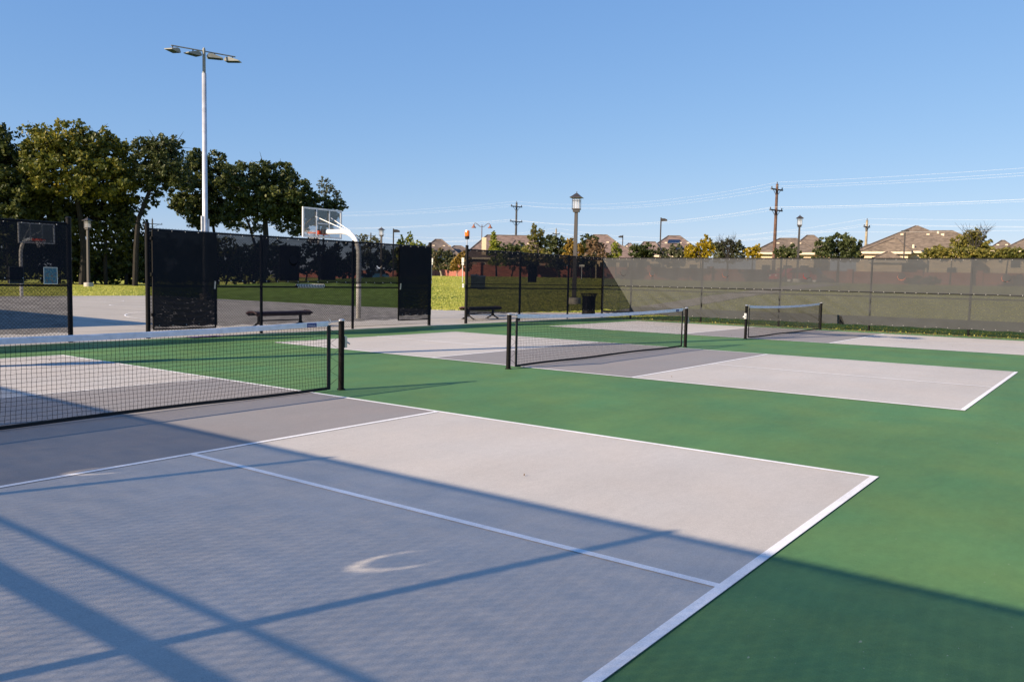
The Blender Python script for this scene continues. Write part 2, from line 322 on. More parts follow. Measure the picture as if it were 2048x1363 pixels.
for ch, (ex_, k_) in enumerate(((.74, .97), (.56, 1.42), (.34, 2.72))):      # sky colour graded per channel, softens the horizon glow
    pw = nt.nodes.new('ShaderNodeMath'); pw.operation = 'POWER'; pw.inputs[1].default_value = ex_; ml = nt.nodes.new('ShaderNodeMath'); ml.operation = 'MULTIPLY'; ml.inputs[1].default_value = k_
    nt.links.new(sp.outputs[ch], pw.inputs[0]); nt.links.new(pw.outputs[0], ml.inputs[0]); nt.links.new(ml.outputs[0], cb.inputs[ch])
nt.links.new(cb.outputs[0], bg.inputs[0])
S.view_settings.view_transform = 'Standard'; S.view_settings.look = 'None'; S.view_settings.gamma = 1; S.view_settings.exposure = 0.92
S.cycles.transparent_max_bounces = 32; S.cycles.max_bounces = 8
# ------------------------------------------------------------------ ground
def axis(lo, hi, fine_lo, fine_hi, step):
    a = list(np.arange(fine_lo, fine_hi + .01, step)); x = fine_lo; d = step
    while x > lo: d *= 1.35; x -= d; a.insert(0, x)
    x = fine_hi; d = step
    while x < hi: d *= 1.35; x += d; a.append(x)
    return a
xs = axis(-1600, 1200, -130, 60, 3.0); ys = axis(-900, 1800, -20, 130, 2.5)
g = MB(); nx = len(xs)
for y in ys:
    for x in xs: g.v.append((x, y, terrain(x, y) - .012))
for j in range(len(ys) - 1):
    for i in range(nx - 1): g.f.append((j * nx + i, j * nx + i + 1, (j + 1) * nx + i + 1, (j + 1) * nx + i))
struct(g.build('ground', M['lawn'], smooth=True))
# raised court slab (green), its sheets and lines
XL, XR, YN, YF = -9.15, 10.2, -7.5, 22.55
struct(MB().box(XL, XR, YN, YF, -.25, 0).build('court_surface', M['green']))
pv = MB(); pv.poly([(-41.2, -9, -.004), (XL - .02, -9, -.004), (XL - .02, 23.4, -.004), (-12.6, 23.9, -.004), (-16.8, 22.6, -.004), (-22, 21.6, -.004), (-41.2, 21.6, -.004)])
struct(pv.build('pavement', M['pave']))
L_, K_, HW = 6.706, 2.134, 6.096
def rect(mb, x0, x1, y0, y1, z): mb.poly([(x0, y0, z), (x1, y0, z), (x1, y1, z), (x0, y1, z)])
for i, (xo, y1) in enumerate(((0, 0), (-.034, 10.591), (-.084, 21.373))):
    y0 = y1 - HW; a = MB(); rect(a, xo - L_, xo - K_, y0, y1, .004); rect(a, xo + K_, xo + L_, y0, y1, .004)
    struct(a.build('court_surface', M['grey'])); b = MB(); rect(b, xo - K_, xo + K_, y0, y1, .004); struct(b.build('court_surface', M['kitchen']))
    t = .056; l = MB(); z = .008
    rect(l, xo - L_, xo + L_, y0, y0 + t, z); rect(l, xo - L_, xo + L_, y1 - t, y1, z)
    rect(l, xo - L_, xo - L_ + t, y0 + t, y1 - t, z); rect(l, xo + L_ - t, xo + L_, y0 + t, y1 - t, z)
    rect(l, xo - K_, xo - K_ + t, y0 + t, y1 - t, z); rect(l, xo + K_ - t, xo + K_, y0 + t, y1 - t, z); ym = (y0 + y1) / 2
    rect(l, xo - L_ + t, xo - K_, ym - t / 2, ym + t / 2, z); rect(l, xo + K_, xo + L_ - t, ym - t / 2, ym + t / 2, z)
    struct(l.build('court_lines', M['line']))
# basketball markings on the pavement
bl = MB()
def strip(pts, wd, z=.002):
    for i in range(len(pts) - 1):
        p, q = Vector((*pts[i], 0)), Vector((*pts[i + 1], 0)); n = (q - p).normalized(); n = Vector((-n.y, n.x, 0)) * wd / 2
        bl.poly([(p - n)[:2] + (z,), (q - n)[:2] + (z,), (q + n)[:2] + (z,), (p + n)[:2] + (z,)])
def arc(cx, cy, r, a0, a1, n=28): return [(cx + r * math.cos(a0 + (a1 - a0) * k / n), cy + r * math.sin(a0 + (a1 - a0) * k / n)) for k in range(n + 1)]
jt = MB()
for x in (-12.1, -15.2, -19.8, -24.4, -29.0, -33.6, -38.2): rect(jt, x, x + .018, -9, 21.5, .0)
for y in (5.2, 9.8, 14.4, 19.0): rect(jt, -41, XL - .1, y, y + .018, .0006)
struct(jt.build('pavement', mat('joint filler', (.10, .09, .08), .9)))
BY = 13.3; B0, B1 = -14.5, -39.2
strip([(B0, BY - 7.5), (B1, BY - 7.5)], .05); strip([(B1, BY + 7.5), (B0, BY + 7.5)], .05); strip([(B0, BY - 7.5), (B0, BY + 7.5)], .05); strip([(B1, BY - 7.5), (B1, BY + 7.5)], .05)
strip(arc(-26.85, BY, 1.83, 0, 2 * PI, 40), .06, .003); strip([(-26.85, BY - 7.5), (-26.85, BY + 7.5)], .05)
for bx, sg in ((B0, -1), (B1, 1)):
    strip([(bx, BY - 1.83), (bx + sg * 5.8, BY - 1.83), (bx + sg * 5.8, BY + 1.83), (bx, BY + 1.83)], .05, .003)
    strip(arc(bx + sg * 5.8, BY, 1.83, 0, 2 * PI, 36), .05, .0045); strip(arc(bx + sg * 1.6, BY, 6.3, PI / 2 * -sg + (PI if sg < 0 else 0) * 0, PI / 2 * -sg + PI * (1), 40), .05, .006)
struct(bl.build('court_lines', M['line']))
# park path through the lawn
def ribbon(name, pts, wd, m, lift):
    mb = MB(); L = []
    for i, p in enumerate(pts):
        a = Vector(pts[max(i - 1, 0)]); b = Vector(pts[min(i + 1, len(pts) - 1)]); n = (b - a).normalized(); n = Vector((-n.y, n.x)) * wd / 2; p = Vector(p)
        for q in (p - n, p + n): mb.v.append((q.x, q.y, terrain(q.x, q.y) + lift))
    for i in range(len(pts) - 1): mb.f.append((2 * i, 2 * i + 1, 2 * i + 3, 2 * i + 2))
    return struct(mb.build(name, m))
def sight(px, py):
    d = 25.0
    while d < 200:
        g_ = at(px, d)
        if g_.z > at(px, d, py).z: return (g_.x, g_.y)
        d += .25
    return (g_.x, g_.y)
pp = [(-12.5, 22.6), sight(1240, 628), sight(1330, 613), sight(1450, 594), sight(1560, 579), sight(1650, 569), sight(1760, 565)]
fine = []
for i in range(len(pp) - 1):
    for k in range(16): fine.append((pp[i][0] + (pp[i + 1][0] - pp[i][0]) * k / 16, pp[i][1] + (pp[i + 1][1] - pp[i][1]) * k / 16))
ribbon('path', fine, 2.3, M['pathm'], .02)
# far residential street behind the lawn, on the left
ra = [at(p, 150) for p in range(540, 800, 20)]; ribbon('road', [(p.x, p.y) for p in ra], 5, M['pathm'], .05)
# ------------------------------------------------------------------ fences
FH = 2.44
def chain_mesh(wd, z0, z1):
    c = .076; mb = MB(); h = c / 2; nwi = int(wd / h); nr = int((z1 - z0) / h)
    me_v = []; r = .0034
    for k in range(nwi):
        x0 = k * h; pts = []
        for j in range(nr + 1):
            s = (j + k) % 2; pts.append((x0 + s * h, (.003 if s else -.003), z0 + j * h))
        b = len(mb.v)
        for p in pts:
            for q in ((r, 0), (-r * .5, r * .87), (-r * .5, -r * .87)): mb.v.append((p[0] + q[0], p[1] + q[1], p[2]))
        for j in range(len(pts) - 1):
            for q in range(3): mb.f.append((b + j * 3 + q, b + j * 3 + (q + 1) % 3, b + (j + 1) * 3 + (q + 1) % 3, b + (j + 1) * 3 + q))
    return mb
CHAIN = {}
def chain(parent, x, wd, z0=.05, z1=FH + .05):
    key = (round(wd, 2), z0, z1)
    if key not in CHAIN:
        o = chain_mesh(wd, z0, z1).build('chain_link', M['black'], parent, (x, 0, 0)); CHAIN[key] = o.data
    else:
        o = bpy.data.objects.new('chain_link', CHAIN[key]); C.objects.link(o); o.parent = parent; o.location = (x, 0, 0)
    return o
def cloth(parent, name, m, x0, x1, z0, z1, y, seed=0, amp=.012, folds=0.0, bot=None):
    """hung cloth panel: sags between ties, folds; local origin at the bay"""
    nu, nv = (64, 90) if m is M['scr_gate'] else (48, 24); mb = MB(); rr = random.Random(seed); ph = [rr.uniform(0, 6) for _ in range(6)]
    for j in range(nv + 1):
        for i in range(nu + 1):
            u = i / nu; v = j / nv; X = u * (x1 - x0)
            zb = z0 + (bot(u) if bot else 0) + .012 * math.sin(u * 22 + ph[4]) * (1 - v)
            Z = zb + (z1 - zb) * v
            d = amp * (math.sin(X * 5.3 + ph[0] + v * 2) * math.sin(PI * v) + .6 * math.sin(X * 2.1 + ph[1]) * (1 - v))
            if folds: d += folds * math.sin((X * 1.6 + v * (z1 - z0) * 2.6) * 5.5 + ph[2] + 1.2 * math.sin(X * 2 + ph[3])) * (1 - v) ** .7 * (.4 + .6 * math.sin(X * 1.1 + ph[5]) ** 2)
            mb.v.append((X, y + d, Z))
    for j in range(nv):
        for i in range(nu): a = j * (nu + 1) + i; mb.f.append((a, a + 1, a + nu + 2, a + nu + 1))
    o = None; nf = len(mb.f)
    if y < 0 and name == 'windscreen':
        for k in range(int((x1 - x0) / .33)):
            X = .12 + k * .33
            for z in (z1 - .015, z0 + .03): mb.box(X - .006, X + .006, y - .026, y - .018, z - .008, z + .008)
    o = mb.build(name, m, parent, (x0, 0, 0)); me = o.data; me.materials.append(M['tie'])
    for p in me.polygons: p.use_smooth = p.index < nf; p.material_index = 0 if p.index < nf else 1
    return o
def post(parent, x, h=FH, r=.036, y=0):
    return MB().lathe([(r, -.1), (r, h), (r * 1.15, h), (r * 1.15, h + .02), (r * .5, h + .05)], 14, (0, 0)).build('post', M['black'], parent, (x, y, 0), smooth=False)
def fence(name, label, origin, rz, posts, screens, side, tall=(), chain_to=None, length=None, group='chain link fences around the courts'):
    """local x runs along the fence; side = local y of the cloth"""
    t = thing(name, label, 'fence', origin, rz, group)
    for p in posts: post(t, p, FH + (.10 if p in tall else 0), .050 if p in tall else .037)
    x0, x1 = posts[0], posts[-1]
    MB().tube([(x0, 0, FH), (x1, 0, FH)], .023, 10).build('top_rail', M['black'], t)
    MB().tube([(x0, 0, 1.17), (x1, 0, 1.17)], .021, 10).build('mid_rail', M['black'], t)
    MB().tube([(x0, 0, .06), (x1, 0, .06)], .004, 5).build('tension_wire', M['black'], t)
    for a, b in zip(posts[:-1], posts[1:]): chain(t, a, b - a)
    for s in screens: cloth(t, 'windscreen', *s)
    return t
# left side: local x = world +y  (rz = 90deg), local y = world -x ; court side is local y < 0
FX = -9.4
bays = [(-13.8, -10.8), (-10.8, -7.75), (-7.75, -4.7), (-4.7, -1.65), (-1.65, 1.4)]
posts_a = [-7.65, -4.65, -1.62, 1.4]
scr = []
for i, (a, b) in enumerate(zip(posts_a[:-1], posts_a[1:])):
    scr.append((M['scr_up'], a - .01, b + .01, 1.28, FH - .02, -.058, i, .010)); scr.append((M['scr_lo'], a - .01, b + .01, .20, 1.33, -.048, i + 20, .012))
fa = fence('chain_link_fence', 'black chain link fence left of the first gateway with two small posters', (FX, 0, 0), PI / 2, posts_a, scr, -1, tall=(1.4,))
posts_b = [3.10, 6.12, 9.20, 12.40]
scr = []
for i, (a, b) in enumerate(zip(posts_b[:-1], posts_b[1:])):
    scr.append((M['scr_up'], a - .01, b + .01, 1.28, FH - .02, -.058, i + 40, .010)); scr.append((M['scr_lo'], a - .01, b + .01, .22, 1.33, -.048, i + 60, .012))
fb = fence('chain_link_fence', 'black chain link fence in the middle with the white coil on its mid rail', (FX, 0, 0), PI / 2, posts_b, scr, -1, tall=(3.10, 12.40))
posts_c = [14.2, 17.2, 20.4, 23.02]
scr = []
for i, (a, b) in enumerate(zip(posts_c[:-1], posts_c[1:])):
    scr.append((M['scr_c'], a - .01, b + .01, .30, FH - .02, -.048, i + 80, .010))
fc = fence('chain_link_fence', 'black chain link fence under the orange beacon, screened down to its foot', (FX, 0, 0), PI / 2, posts_c, scr, -1, tall=(14.2,))
MB().tube([(14.2, -.02, 1.31), (23.0, -.02, 1.31)], .012, 6).build('seam', M['black'], fc)
# far side: local x = world x ; court side is local y < 0
YF_ = 22.95
posts_f = [-9.4 + .06, -8.0, -4.95, -1.93, 1.17, 4.17, 7.22, 10.3]
posts_f[0] = -9.3
ff = thing('chain_link_fence', 'long chain link fence behind the far court with sunlit grey windscreen', 'fence', (0, YF_, 0), 0, 'chain link fences around the courts')
for p in posts_f[1:]: post(ff, p)
MB().tube([(-9.33, 0, FH), (10.3, 0, FH)], .023, 10).build('top_rail', M['black'], ff)
MB().tube([(-9.33, 0, 1.17), (10.3, 0, 1.17)], .021, 10).build('mid_rail', M['black'], ff)
MB().tube([(-9.33, 0, .06), (10.3, 0, .06)], .004, 5).build('tension_wire', M['black'], ff)
for i, (a, b) in enumerate(zip(posts_f[:-1], posts_f[1:])):
    chain(ff, a, min(3.05, b - a))
    off = b - a - 1.52 if i else 0
    x0 = b - 1.52 - 0.0
    # bay cloth starts so that the vent falls 0.55 m before the next post
    a2 = b - 3.05 if i else a
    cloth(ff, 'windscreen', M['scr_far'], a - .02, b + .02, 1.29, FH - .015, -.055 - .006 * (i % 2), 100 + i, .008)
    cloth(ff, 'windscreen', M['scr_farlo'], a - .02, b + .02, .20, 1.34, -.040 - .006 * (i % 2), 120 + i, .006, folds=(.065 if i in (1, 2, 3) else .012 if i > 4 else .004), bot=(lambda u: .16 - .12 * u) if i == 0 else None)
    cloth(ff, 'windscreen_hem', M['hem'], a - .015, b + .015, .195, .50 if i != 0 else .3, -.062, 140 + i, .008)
MB().tube([(-9.3, -.06, 1.31), (10.3, -.06, 1.31)], .011, 6).build('seam', M['black'], ff)
MB().prism([(.20, -.09, .18), (.38, -.09, .18), (.27, -.09, .47), (.20, -.09, .47)], (0, .012, 0)).build('torn_flap', M['shoe'], ff)
MB().box(-9.38, -9.30, -.02, .02, 0, FH).build('gate_stile', M['black'], ff)
# near side (behind the photographer): local x = world x ; it shades the foreground
near_posts = [-9.4, -7.9, -4.85, -1.82, 1.23, 4.29, 7.34, 10.4]
fn = thing('chain_link_fence', 'chain link fence along the near side, seen only by its shadow on the near court', 'fence', (0, -7.65, 0), 0, 'chain link fences around the courts')
for p in near_posts: post(fn, p, FH, .036)
MB().tube([(-9.4, 0, FH), (10.4, 0, FH)], .023, 10).build('top_rail', M['black'], fn)
MB().tube([(-9.4, 0, 1.165), (10.4, 0, 1.165)], .034, 10).build('mid_rail', M['black'], fn)
MB().tube([(-9.4, .04, 1.32), (10.4, .04, 1.32)], .017, 6).build('seam', M['black'], fn)
for i, (a, b) in enumerate(zip(near_posts[:-1], near_posts[1:])):
    chain(fn, a, min(3.05, b - a))
    x0 = b - 3.05 + 1.53
    cloth(fn, 'windscreen', M['scr_near'], b - 1.53, b - .01, .12, FH - .01, .05, 200 + i, .012)
    cloth(fn, 'windscreen', M['scr_gate'] if False else M['scr_near'], a + .01, b - 1.53, .12, FH - .01, .05, 230 + i, .012).data.materials[0] = M['scr_near_plain'] if 'scr_near_plain' in M else M.setdefault('scr_near_plain', screen_mat('near windscreen cloth plain', .29, None, (.08, .077, .075)))
# open gate leaves folded back against the left fence
def gate(y0, y1, label, hinge_low):
    t = thing('gate', label, 'gate', (FX + .10, y0, 0), PI / 2, 'open gate leaves folded against the fence')
    wd = y1 - y0
    fr = MB(); 
    for x in (0, wd): fr.tube([(x, 0, .20), (x, 0, 2.42)], .022, 8)
    for z in (.20, 1.17, 2.42): fr.tube([(0, 0, z), (wd, 0, z)], .019, 8)
    fr.build('gate_frame', M['black'], t)
    chain(t, 0.0, wd, .22, 2.4)
    o = cloth(t, 'windscreen', M['scr_gate'], -.02, wd + .02, .34 if hinge_low else .26, 2.43, -.045, int(y0 * 10), .012, folds=.0)
    for v in o.data.vertices:
        u = v.co.x / wd; z = v.co.z
        if v.co.y < -.02: v.co.y -= .020 * sm((1.35 - z) / .6) * (.5 + .5 * math.sin(52 * (z + .25 * (2 * u - 1) ** 2 * (-1 if hinge_low else -1)))) * (.35 + .65 * abs(math.sin(u * 19 + z * 7))) * math.sin(PI * min(1, max(0, u))) ** .4
    for z in (.5, 1.4, 2.2): MB().box(-.05 if not hinge_low else wd, .03 if not hinge_low else wd + .06, -.03, .02, z, z + .07).build('hinge', M['black'], t)
    MB().tube([(wd - .05 if not hinge_low else .02, -.05, 1.12), (wd - .05 if not hinge_low else .02, -.07, 1.30)], .02, 6).build('latch', M['chrome'], t)
gate(3.17, 4.74, 'open gate leaf with rippled black cloth folded back beside the first gateway', False)
gate(10.93, 12.30, 'open gate leaf with black cloth folded back beside the gateway to the lawn', True)
# posters, dark boards and coil on the fence
def board(y, z0, z1, wdt, m, label, cat='poster'):
    t = thing('poster' if cat == 'poster' else 'notice_board', label, cat, (FX - .05, y, z0))
    MB().box(-.006, 0, -wdt / 2 + .01, wdt / 2 - .01, .01, z1 - z0 - .01).build('panel', m, t)
    f = MB(); h = z1 - z0
    f.box(-.008, .002, -wdt / 2, wdt / 2, 0, .01); f.box(-.008, .002, -wdt / 2, wdt / 2, h - .01, h); f.box(-.008, .002, -wdt / 2, -wdt / 2 + .01, .01, h - .01); f.box(-.008, .002, wdt / 2 - .01, wdt / 2, .01, h - .01)
    f.build('frame', M['white'] if cat == 'poster' else M['black'], t)
def cover(y, z0, z1, wdt, m, label): board(y, z0, z1, wdt, m, label)
def front_board(x, y, z0, z1, wdt, m, label, cat):
    t = thing('poster', label, cat, (x, y, z0)); h = z1 - z0
    MB().box(-.004, .004, -wdt / 2 + .012, wdt / 2 - .012, .012, h - .012).build('panel', m, t)
    f = MB(); f.box(-.006, .006, -wdt / 2, wdt / 2, 0, .012); f.box(-.006, .006, -wdt / 2, wdt / 2, h - .012, h); f.box(-.006, .006, -wdt / 2, -wdt / 2 + .012, .012, h - .012); f.box(-.006, .006, wdt / 2 - .012, wdt / 2, .012, h - .012)
    f.build('frame', M['chrome'], t)
def poster_mat(name, c1, c2, c3):
    m, nt, b, L = base_mat(name); tc = N(nt, 'ShaderNodeTexCoord'); vo = N(nt, 'ShaderNodeTexVoronoi', Scale=42.0); L.new(tc.outputs['Object'], vo.inputs['Vector'])
    cr = N(nt, 'ShaderNodeValToRGB'); cr.color_ramp.interpolation = 'CONSTANT'; e = cr.color_ramp.elements; e.new(.5)
    for i, (p, q) in enumerate(((0, c1), (.45, c2), (.75, c3))): e[i].position = p; e[i].color = (*q, 1)
    s = N(nt, 'ShaderNodeSeparateColor'); L.new(vo.outputs['Color'], s.inputs[0]); L.new(s.outputs[0], cr.inputs[0]); L.new(cr.outputs[0], b.inputs['Base Color']); b.inputs['Roughness'].default_value = .4; return m
front_board(FX + .10, .98, 1.20, 1.54, .27, poster_mat('teal poster print', (.02, .12, .19), (.10, .20, .20), (.14, .10, .09)), 'small teal patterned poster on the fence beside the first gateway', 'poster')
front_board(FX + .03, .37, 1.20, 1.54, .27, poster_mat('grey poster print', (.05, .065, .065), (.08, .10, .09), (.03, .035, .035)), 'dull grey poster on the fence in front of the hoop pole', 'poster')
def dark_board(y0, y1, z0, z1, label):
    t = thing('notice_board', label, 'board', (FX - .06, (y0 + y1) / 2, z0)); h = z1 - z0; q = (y1 - y0) / 2
    MB().box(-.012, 0, -q, q, 0, h).build('panel', M['black'], t)
    for z in (0, h - .03): MB().box(-.02, -.012, -q, q, z, z + .03).build('bracket', M['chrome'], t)
dark_board(6.72, 7.36, 1.33, 2.25, 'wide black board on the back of the middle fence left of the hoop net')
dark_board(8.10, 8.62, 1.36, 2.06, 'black board on the back of the middle fence beside the hoop pole')
dark_board(17.78, 18.32, 1.40, 2.05, 'black board on the back of the fence under the conical trees')
co_t = thing('coiled_hose', 'white coil wrapped along the mid rail of the middle fence', 'coil', (FX + .02, 7.2, 1.20))
pts = []
for k in range(0, 260): a = k * .42; pts.append((math.cos(a) * .052, k / 260 * .92, math.sin(a) * .052 + 0))
MB().tube(pts, .009, 5).build('coil', M['white'], co_t)
MB().tube([(0, 0, 0), (0, .95, 0)], .038, 8).build('core', M['black'], co_t)
# beacon on the tall post
t = thing('beacon', 'orange warning beacon on a short silver stem above the fence post', 'beacon', (FX, 14.2, FH + .12))
MB().lathe([(.02, 0), (.016, .05), (.016, .24)], 10).build('stem', M['chrome'], t)
MB().lathe([(.06, .22), (.075, .24), (.075, .31), (.07, .32)], 16).build('base', M['shoe'], t)
MB().lathe([(.072, .32), (.078, .34), (.078, .46), (.07, .50), (.03, .51)], 16).build('lens', M['beacon'], t)
t = thing('switch_box', 'small white box on the fence post below the orange beacon', 'box', (FX - .02, 14.12, 1.15))
MB().box(-.03, .03, -.075, -.035, .04, .16).build('box', M['white'], t); MB().box(-.02, .02, -.080, -.0755, .06, .14).build('cover', M['chrome'], t)
# ------------------------------------------------------------------ court nets
def make_net(loc, label):
    t = thing('pickleball_net', label, 'net', loc, 0, 'nets across the courts')
    A, E_ = 3.43, 3.19
    def top(y): return .905 - .045 * (1 - (y / E_) ** 2)
    def bulge(y, z): 
        e = max(0, 1 - z / .45); return -.03 * e * e * (1 - (abs(y) / E_) ** 8) + .005 * math.sin(y * 3.1) * e
    c = .0445; nc = int(2 * E_ / c); nr = 18; mb = MB(); r = .0020
    P = [[None] * (nr + 1) for _ in range(nc + 1)]
    for i in range(nc + 1):
        y = -E_ + 2 * E_ * i / nc; zt = top(y) - .05
        for j in range(nr + 1):
            z = .055 + (zt - .055) * j / nr; jx = random.uniform(-.003, .003); jz = random.uniform(-.003, .003)
            slump = .03 * max(0, 1 - z / .3) * math.sin(y * 2.3 + 1)
            P[i][j] = Vector((bulge(y, z) + jx, y + jz + slump, z + jz))
    def seg(p, q):
        d = (q - p).normalized(); a = d.orthogonal().normalized() * r; b = d.cross(a); n = len(mb.v)
        for o in (p, q):
            mb.v += [tuple(o + a), tuple(o - a * .5 + b * .87), tuple(o - a * .5 - b * .87)]
        for k in range(3): mb.f.append((n + k, n + (k + 1) % 3, n + 3 + (k + 1) % 3, n + 3 + k))
    for i in range(nc + 1):
        for j in range(nr + 1):
            if j < nr: seg(P[i][j], P[i][j + 1])
            if i < nc: seg(P[i][j], P[i + 1][j])
    mb.build('netting', M['cord'], t)
    # headband: folded strip
    hb = MB(); n = 60
    for s in range(n + 1):
        y = -E_ - .02 + (2 * E_ + .04) * s / n; z = top(y); wv = .002 * math.sin(y * 9)
        for (dx, dz) in ((-.006 + wv, -.062), (-.007 + wv, -.01), (0, .0), (.007 + wv, -.01), (.006 + wv, -.062)): hb.v.append((dx, y, z + dz))
    for s in range(n):
        for k in range(4): a = s * 5 + k; hb.f.append((a, a + 5, a + 6, a + 1))
    hb.build('headband', M['band'], t)
    bb = MB()
    for s in range(n):
        y0 = -E_ + 2 * E_ * s / n; y1 = -E_ + 2 * E_ * (s + 1) / n
        for yy in (y0, y1): pass
        b0, b1 = bulge(y0, .03), bulge(y1, .03); z0 = .016 + .006 * math.sin(y0 * 2); z1 = .016 + .006 * math.sin(y1 * 2)
        bb.add([(b0 - .004, y0, z0), (b0 + .004, y0, z0), (b0 + .004, y0, z0 + .036), (b0 - .004, y0, z0 + .036), (b1 - .004, y1, z1), (b1 + .004, y1, z1), (b1 + .004, y1, z1 + .036), (b1 - .004, y1, z1 + .036)],
               [(0, 1, 5, 4), (1, 2, 6, 5), (2, 3, 7, 6), (3, 0, 4, 7)])
    bb.build('bottom_tape', M['cord'], t)
    for s in (-1, 1):
        MB().box(-.006, .006, *(sorted((s * E_, s * (E_ + .055)))), .02, .85).build('side_tape', M['cord'], t)
        lc = MB(); pts = []
        for k in range(9): pts.append((0, s * (E_ + .05) if k % 2 == 0 else s * (A - .03), .80 - k * .09))
        lc.tube(pts, .0035, 5); lc.build('lacing', M['cord'], t)
        MB().tube([(0, s * (E_ + .0), .892), (0, s * (A - .02), .90)], .006, 6).build('cable', M['chrome'], t)
        p = MB().lathe([(.055, 0), (.055, .012), (.038, .014), (.038, .90), (.030, .912)], 20, (0, s * A)).build('net_post', M['blackp'], t)
        MB().lathe([(.040, .902), (.041, .912), (.030, .925), (.012, .93)], 16, (0, s * A)).build('cap', M['chrome'], p)
        hk = MB(); hk.tube([(0, s * (E_ + .04), .87), (0, s * (E_ + .06), .90), (0, s * (E_ + .04), .925)], .008, 6); hk.build('hook', M['chrome'], t)
    # winding gear on one post, label on the band
    gx = MB(); gx.box(-.03, .03, A + .036, A + .075, .55, .70); gx.tube([(0, A + .07, .62), (.0, A + .10, .62), (.05, A + .10, .60)], .010, 6); gx.build('winder', M['chrome'], t)
    for s, yy in ((1, E_ - .33),):
        lb = MB()
        z0 = top(yy); lb.box(.0085, .0105, yy, yy + .15, z0 - .060, z0 - .008); lo = lb.build('maker_label', M['bluelab'], t)
        cu = bpy.data.curves.new('label_text', 'FONT'); cu.body = 'DOUGLAS'; cu.size = .03
        tmp = bpy.data.objects.new('label_text', cu); C.objects.link(tmp); bpy.context.view_layer.update()
        me = bpy.data.meshes.new_from_object(tmp.evaluated_get(bpy.context.evaluated_depsgraph_get())); bpy.data.objects.remove(tmp)
        me.materials.clear(); me.materials.append(M['white']); tx = bpy.data.objects.new('lettering', me); C.objects.link(tx); tx.parent = lo
        tx.matrix_local = Matrix(((0, 0, 1, .0112), (1, 0, 0, yy + .012), (0, 1, 0, z0 - .046), (0, 0, 0, 1))); tx.scale = (.85, .9, 1)
    return t
net1 = make_net((-.02, -2.985, 0), 'large net on the nearest court, cut by the left edge of the photo')
dup(net1, (-.02, 7.525, 0), 0, 'net across the middle court, between the near and far nets')
dup(net1, (-.15, 18.50, 0), PI, 'small distant net on the far court before the sunlit windscreen')
# ------------------------------------------------------------------ basketball hoops
def make_hoop(loc, rz, label):
    """local +x points over the court"""
    t = thing('basketball_hoop', label, 'basketball hoop', loc, rz, 'basketball hoops')
    pts = [(0, 0, 0), (0, 0, 2.2)]
    for k in range(1, 9): a = k / 8 * 1.35; pts.append((.75 * (1 - math.cos(a)), 0, 2.25 + .80 * math.sin(a)))
    x1, z1 = pts[-1][0], pts[-1][2]; pts += [(x1 + .3, 0, z1 + .045), (1.72, 0, z1 + .05)]
    MB().tube(pts, .088, 16).build('pole', M['white'], t, smooth=True)
    X = 1.95; hw, zb, zt = .915, 2.86, 3.93; f = .06
    b = MB()
    b.box(X - .03, X + .02, -hw, -hw + f, zb, zt); b.box(X - .03, X + .02, hw - f, hw, zb, zt)
    b.box(X - .03, X + .02, -hw + f, hw - f, zb, zb + f); b.box(X - .03, X + .02, -hw + f, hw - f, zt - f, zt)
    fr = b.build('backboard_frame', M['white'], t)
    u = MB()
    for y in (-.30, .30): u.box(X - .05, X - .031, y - .022, y + .022, zb + f, zt - f)
    u.box(X - .05, X - .031, -.278, .278, zb + .50, zb + .53); u.build('upright', M['white'], t)
    MB().box(X - .006, X + .006, -hw + f, hw - f, zb + f, zt - f).build('glass', M['glass'], t)
    MB().box(X - .25, X - .052, -.13, .13, 3.0, 3.16).build('mount', M['bronze'], t)
    MB().box(X - .051, X + .10, -.22, .22, 2.98, 3.12).build('rim_plate', M['orange'], t)
    rim = MB(); rim.lathe([(.225, 3.0), (.236, 3.0), (.236, 3.055), (.225, 3.055)], 28, (X + .43, 0)) if False else None; rim.tube([(X + .43 + .23 * math.cos(a * PI / 12), .23 * math.sin(a * PI / 12), 3.05) for a in range(25)], .022, 6); rim.tube([(X + .05, -.09, 3.05), (X + .22, -.1, 3.05)], .01, 6); rim.tube([(X + .05, .09, 3.05), (X + .22, .1, 3.05)], .01, 6)
    rm = rim.build('rim', M['orange'], t)
    nt_ = MB(); 
    for k in range(12):
        a0 = k * PI / 6; p = []
        for j in range(5): rr = .23 - .022 * j; a = a0 + (j % 2) * PI / 12 * 1.6; p.append((X + .43 + rr * math.cos(a), rr * math.sin(a), 3.04 - .1 * j + random.uniform(-.03, .03)))
        nt_.tube(p[:random.choice((3, 4, 5))], .006, 4)
    nt_.build('net', M['band'], t)
    for s in (-1, 1): MB().tube([(.50, s * .06, 3.08), (X - .04, s * .36, 3.62)], .014, 6).build('brace', M['white'], t)
    MB().box(-.02, .02, -.02, .02, 0, .001)
    return t
h1 = make_hoop((-13.7, 13.4, -.004), PI, 'near basketball hoop seen from behind, its bent white pole at the middle fence')
dup(h1, (-40.1, 13.25, -.004), 0, 'far basketball hoop with white framed board behind the posters')
